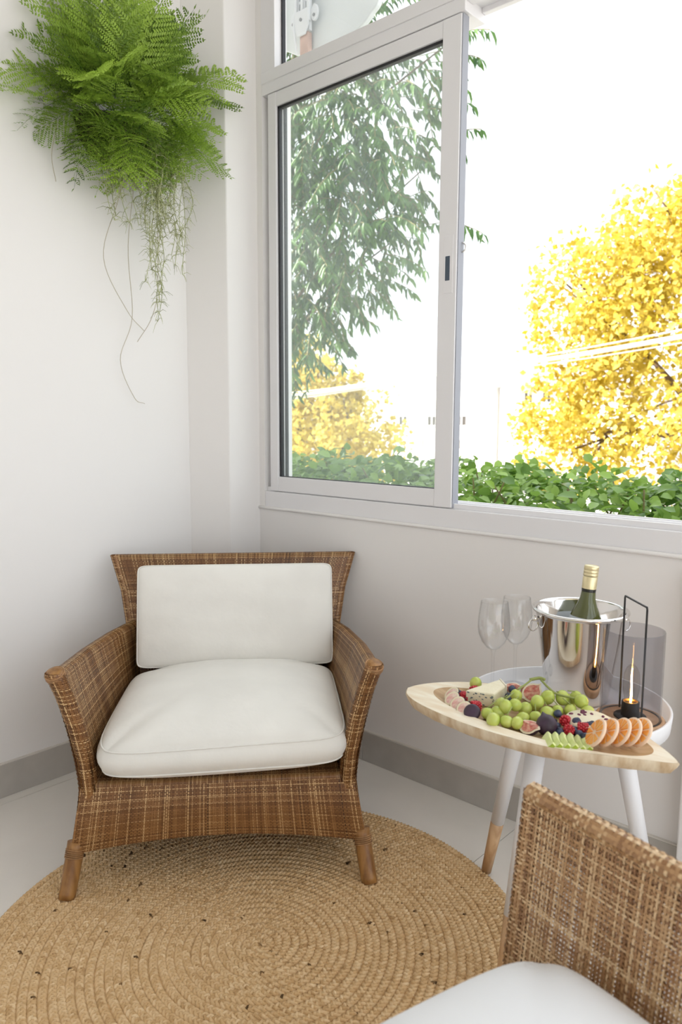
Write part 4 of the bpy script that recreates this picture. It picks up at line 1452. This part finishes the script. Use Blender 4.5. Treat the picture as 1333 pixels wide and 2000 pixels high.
# mandarin slices
def mandarin(k, x, y, z):
    t = thing('mandarin_slice', 'round peeled mandarin slice, %s of the row on the board' % ['first, next to the apple slices', 'second', 'third', 'fourth', 'last, at the lantern end'][k], 'mandarin', (x, y, z), math.radians(-50 + 3 * k), 'row of mandarin slices')
    R_ = .0275
    b = G().lathe([(.0001, -.005), (R_ * .8, -.005), (R_, -.001), (R_, .002), (R_ * .93, .0035), (.0001, .0035)], 28).build('pith', M['pith'], t, True)
    parts = [b]
    for s in range(10):
        a0, a1 = 2 * PI * s / 10 + .06, 2 * PI * (s + 1) / 10 - .06
        am = (a0 + a1) / 2
        pts = [(.0035 * math.cos(am), .0035 * math.sin(am))] + [(R_ * .87 * math.cos(lerp(a0, a1, q / 4)), R_ * .87 * math.sin(lerp(a0, a1, q / 4))) for q in range(5)]
        g = G().prism(pts, .001, .0048)
        parts.append(bevel(g.build('segment', M['mand'], t), .0012, 2))
    for q in parts:
        q.rotation_euler = (math.radians(58), 0, 0)
for k, (x, y) in enumerate([(1.709, -.622), (1.724, -.606), (1.739, -.590), (1.752, -.577), (1.765, -.566)]):
    mandarin(k, x, y, BZ1 + .0215)

# ------------------------------------------------------------------ glasses, ice bucket, bottle, lantern
def wine_glass(x, y, label):
    t = thing('wine_glass', label, 'glass', (x, y, ZTR), 0, 'wine glasses on the tray table')
    G().lathe([(.0001, 0), (.029, 0), (.030, .0012), (.027, .0022), (.010, .005), (.0042, .010)], 32).build('foot', M['glassware'], t, True)
    G().lathe([(.0042, .010), (.0036, .03), (.0034, .07), (.0040, .093), (.0065, .100)], 20).build('stem', M['glassware'], t, True)
    outp = [(.0065, .100), (.016, .106), (.027, .119), (.0345, .138), (.0365, .155), (.0355, .175), (.0325, .198), (.0305, .212)]
    inn = [(r - .0009, z + (.0012 if k < 3 else 0)) for k, (r, z) in enumerate(outp)][::-1]
    G().lathe(outp + [(.0301, .2126)] + inn + [(.0001, .1025)], 40).build('bowl', M['glassware'], t, True)
wine_glass(1.366, -.393, 'clear empty wine glass standing behind the cheese wedge')
wine_glass(1.383, -.321, 'clear empty wine glass standing close to the ice bucket')

BK = (1.525, -.295)
ib = thing('ice_bucket', 'polished steel ice bucket with ring handles on the tray table', 'bucket', (BK[0], BK[1], ZTR))
op = [(.0001, 0), (.062, 0), (.066, .003), (.070, .02), (.083, .11), (.0955, .196), (.098, .200), (.1025, .2005), (.1045, .203), (.1035, .2065), (.099, .2075), (.0955, .205), (.0935, .200), (.081, .11), (.068, .02), (.064, .006), (.0001, .005)]
G().lathe(op, 64).build('bucket_body', M['steel'], ib, True)
va = math.atan2(-.667, -.735)
for sg in (1, -1):
    dx, dy = sg * math.cos(va), sg * math.sin(va)
    G().ball(.0075, (dx * .100, dy * .100, .182), 12, 8).build('knob', M['steel'], ib, True)
    G().tube([(dx * .088, dy * .088, .182), (dx * .100, dy * .100, .182)], .004, 8).build('stud', M['steel'], ib, True)
    rot = Euler((PI / 2, 0, va + PI / 2), 'XYZ').to_matrix()
    G().torus(.0135, .0017, (dx * .1035, dy * .1035, .168), 28, 8, Euler((PI / 2, math.radians(0), va + .5), 'XYZ').to_matrix()).build('ring_handle', M['steel'], ib, True)

M['bottle'] = mat('olive_bottle_glass', (0.085, 0.095, 0.018), 0.06, spec=.8)
M['foil'] = mat('pale_gold_foil', (0.78, 0.68, 0.42), 0.32, metal=.75)
M['bottle_label'] = mat('silvery_label', (0.55, 0.60, 0.64), 0.4)
M['wine'] = mat('neck_wine_level', (0.012, 0.010, 0.004), 0.2)
wbtl = thing('wine_bottle', 'olive green wine bottle with pale gold cap in the ice bucket', 'bottle', (BK[0] - .004, BK[1] + .004, ZTR + .009))
bp = [(.0001, 0), (.034, 0), (.0365, .004), (.0365, .150), (.0355, .166), (.030, .186), (.0215, .204), (.0165, .220), (.0150, .236), (.0146, .275), (.0001, .275)]
parts = [G().lathe(bp, 40).build('bottle_body', M['bottle'], wbtl, True)]
parts.append(G().lathe([(.0153, .234), (.0156, .240), (.0153, .2405)], 32).build('neck_band', M['wine'], wbtl, True))
cp_ = [(.0156, .241), (.0158, .266), (.0150, .267), (.0150, .2685), (.0160, .2695), (.0160, .2745), (.0153, .2755), (.0160, .2765), (.0160, .2815), (.0153, .2825), (.0160, .2835), (.0160, .290), (.0148, .2925), (.0001, .2928)]
parts.append(G().lathe(cp_, 36).build('screw_cap', M['foil'], wbtl, True))
parts.append(G().lathe([(.0368, .080), (.0369, .081), (.0369, .149), (.0362, .163), (.0330, .178)], 40).build('paper_label', M['bottle_label'], wbtl, True))
wbtl.rotation_euler = (math.radians(-4), math.radians(3), 0)

LN = (1.672, -.366)
ln = thing('lantern', 'smoked glass lantern with black wire handle and glowing filament bulb', 'lantern', (LN[0], LN[1], ZTR))
M['lantern_wood'] = mat('lantern_wood', (0.48, 0.30, 0.17), 0.5, col2=(0.62, 0.42, 0.27), scale=8, stretch=(2, 9, 2))
G().lathe([(.0001, 0), (.067, 0), (.068, .003), (.068, .016), (.066, .0185), (.0600, .0185), (.0595, .0165), (.0560, .0165), (.0555, .0185), (.0001, .0185)], 56).build('wooden_base', M['lantern_wood'], ln, True)
G().lathe([(.0600, .0186), (.0598, .0192), (.0556, .0192), (.0552, .0186)], 48).build('seat_ring', M['black'], ln, True)
G().lathe([(.0592, .017), (.0592, .200), (.0586, .2015), (.0572, .2015), (.0566, .200), (.0566, .017)], 64).build('glass_cylinder', M['smoke'], ln, True)
G().lathe([(.0001, .0184), (.032, .0184), (.032, .0205), (.0310, .0215), (.0001, .0215)], 36).build('black_disc', M['black'], ln, True)
G().lathe([(.0175, .021), (.0175, .050), (.0165, .051), (.0150, .051), (.0148, .046), (.0001, .046)], 32).build('socket', M['black'], ln, True)
G().lathe([(.0149, .0465), (.0147, .0515), (.0135, .0515), (.0132, .0468)], 28).build('brass_collar', M['brass'], ln, True)
bl = G().lathe([(.0110, .047), (.0130, .058), (.0160, .075), (.0165, .092), (.0150, .110), (.0100, .122), (.0040, .128), (.0001, .129)], 28).build('bulb', M['bulb'], ln, True)
fil = G()
fil.tube(catmull([(0, 0, .048), (.0008, 0, .07), (-.0006, 0, .10), (0, 0, .120)], 5), [.0019] * 6 + [.0016] * 6 + [.0010] * 4, 8)
fil.build('filament', M['filament'], bl, True)
ha = math.atan2(-.402 + .321, 1.710 - 1.628)
hx, hy = math.cos(ha) * .0500, math.sin(ha) * .0500
hd = G()
cpt = [(-hx, -hy, .019), (-hx, -hy, .255), (-hx * .97, -hy * .97, .259), (hx * .97, hy * .97, .259), (hx, hy, .255), (hx, hy, .019)]
hd.tube(cpt, .0021, 8)
hd.build('wire_handle', M['black'], ln)

# ------------------------------------------------------------------ second wicker chair, close to the camera
C2A = math.radians(-15.7)
C2 = (1.738, -0.925)
C2LOC = (C2[0] + math.cos(C2A) * .27, C2[1] + math.sin(C2A) * .27, 0.0)
c2 = thing('wicker_chair', 'armless open-weave wicker chair with a white seat beside the table', 'chair', C2LOC, C2A)
# local: x along the back, -y towards the seat front, origin under the middle of the backrest top
def P_b2(s, t):
    z = lerp(.22, .628, t)
    x = (2 * s - 1) * np.interp(z, [.2, .45, .63], [.248, .260, .270])
    y = -.054 * (.628 - z) / .30 + .010 * np.cos(PI * (s - .5)) * 0
    return st3(x, y, z)
def P_b2r(s, t):
    p = P_b2(1 - s, t)
    p[..., 1] += .022
    return p
bk = woven('backrest_front_weave', P_b2, .54, .41, c2, 51, 'wicker_pale', .12, False, .0056, .52, .09)
bk2 = woven('backrest_rear_weave', P_b2r, .54, .41, c2, 52, 'wicker_pale', .12, False, .0056, .70, .09)
fr = G()
for sg in (-1, 1):
    fr.tube(catmull([(sg * .246, -.066, .20), (sg * .256, -.026, .42), (sg * .266, .010, .622)], 6), .0125, 10)
fr.tube([(-.266, .010, .618), (.266, .010, .618)], .0115, 10)
fr.build('back_frame', M['pole'], c2, True)
def P_top(s, t):
    a = -t * 2 * PI
    return st3((2 * s - 1) * .272, .011 + .0155 * np.cos(a), .620 + .0145 * np.sin(a))
w = woven('top_binding', P_top, .54, .095, c2, 53, 'wicker_pale', .12, True, .0058, .8, .09)
def P_side(sg):
    def f(s, t):
        z = lerp(.20, .625, t)
        a = s * 2 * PI
        return st3(sg * np.interp(z, [.2, .45, .63], [.246, .258, .268]) + .0135 * np.cos(a), -.054 * (.628 - z) / .30 + .011 + .0135 * np.sin(a), z)
    return f
for sg in (-1, 1):
    woven('back_post', P_side(sg), .085, .43, c2, 55 + sg, 'wicker_pale', .12, True, .0056)
def P_seat(s, t):
    # around the seat box: front, sides, back as one band
    per = np.array([(-.178, -.06), (-.178, -.56), (.205, -.56), (.205, -.06), (-.178, -.06)])
    k = np.clip(s, 0, 1) * 4
    x = np.interp(k, [0, 1, 2, 3, 4], per[:, 0])
    y = np.interp(k, [0, 1, 2, 3, 4], per[:, 1])
    return st3(x, y, lerp(.18, .356, t))
woven('seat_box', P_seat, 2.1, .135, c2, 58, 'wicker_pale', .12)
G().box((-.170, -.55, .32), (.195, -.07, .361)).build('seat_deck', M['wicker_dark'], c2)
for sx in (-1, 1):
    for (ty, fy) in ((-.53, -.56), (-.09, .0)):
        pts = [(sx * .165 + .012, ty, .20), (sx * .185 + .012, fy, 0.0)]
        G().tube(pts, [.021, .017], 14).build('leg', M['pole'], c2, True)
s2 = cushion('seat_cushion', .42, .50, 0.0, .092, .086, 9.0, 36, 9, .001, .010, 'white_cushion', pipe=0)
c_, s_ = math.cos(C2A), math.sin(C2A)
ly = -.300
lx = .024
s2.location = (C2LOC[0] + c_ * lx - s_ * ly, C2LOC[1] + s_ * lx + c_ * ly, .360)
s2.rotation_euler = (0, 0, C2A)
tag(s2, 'smooth white seat cushion on the open-weave wicker chair', 'cushion')
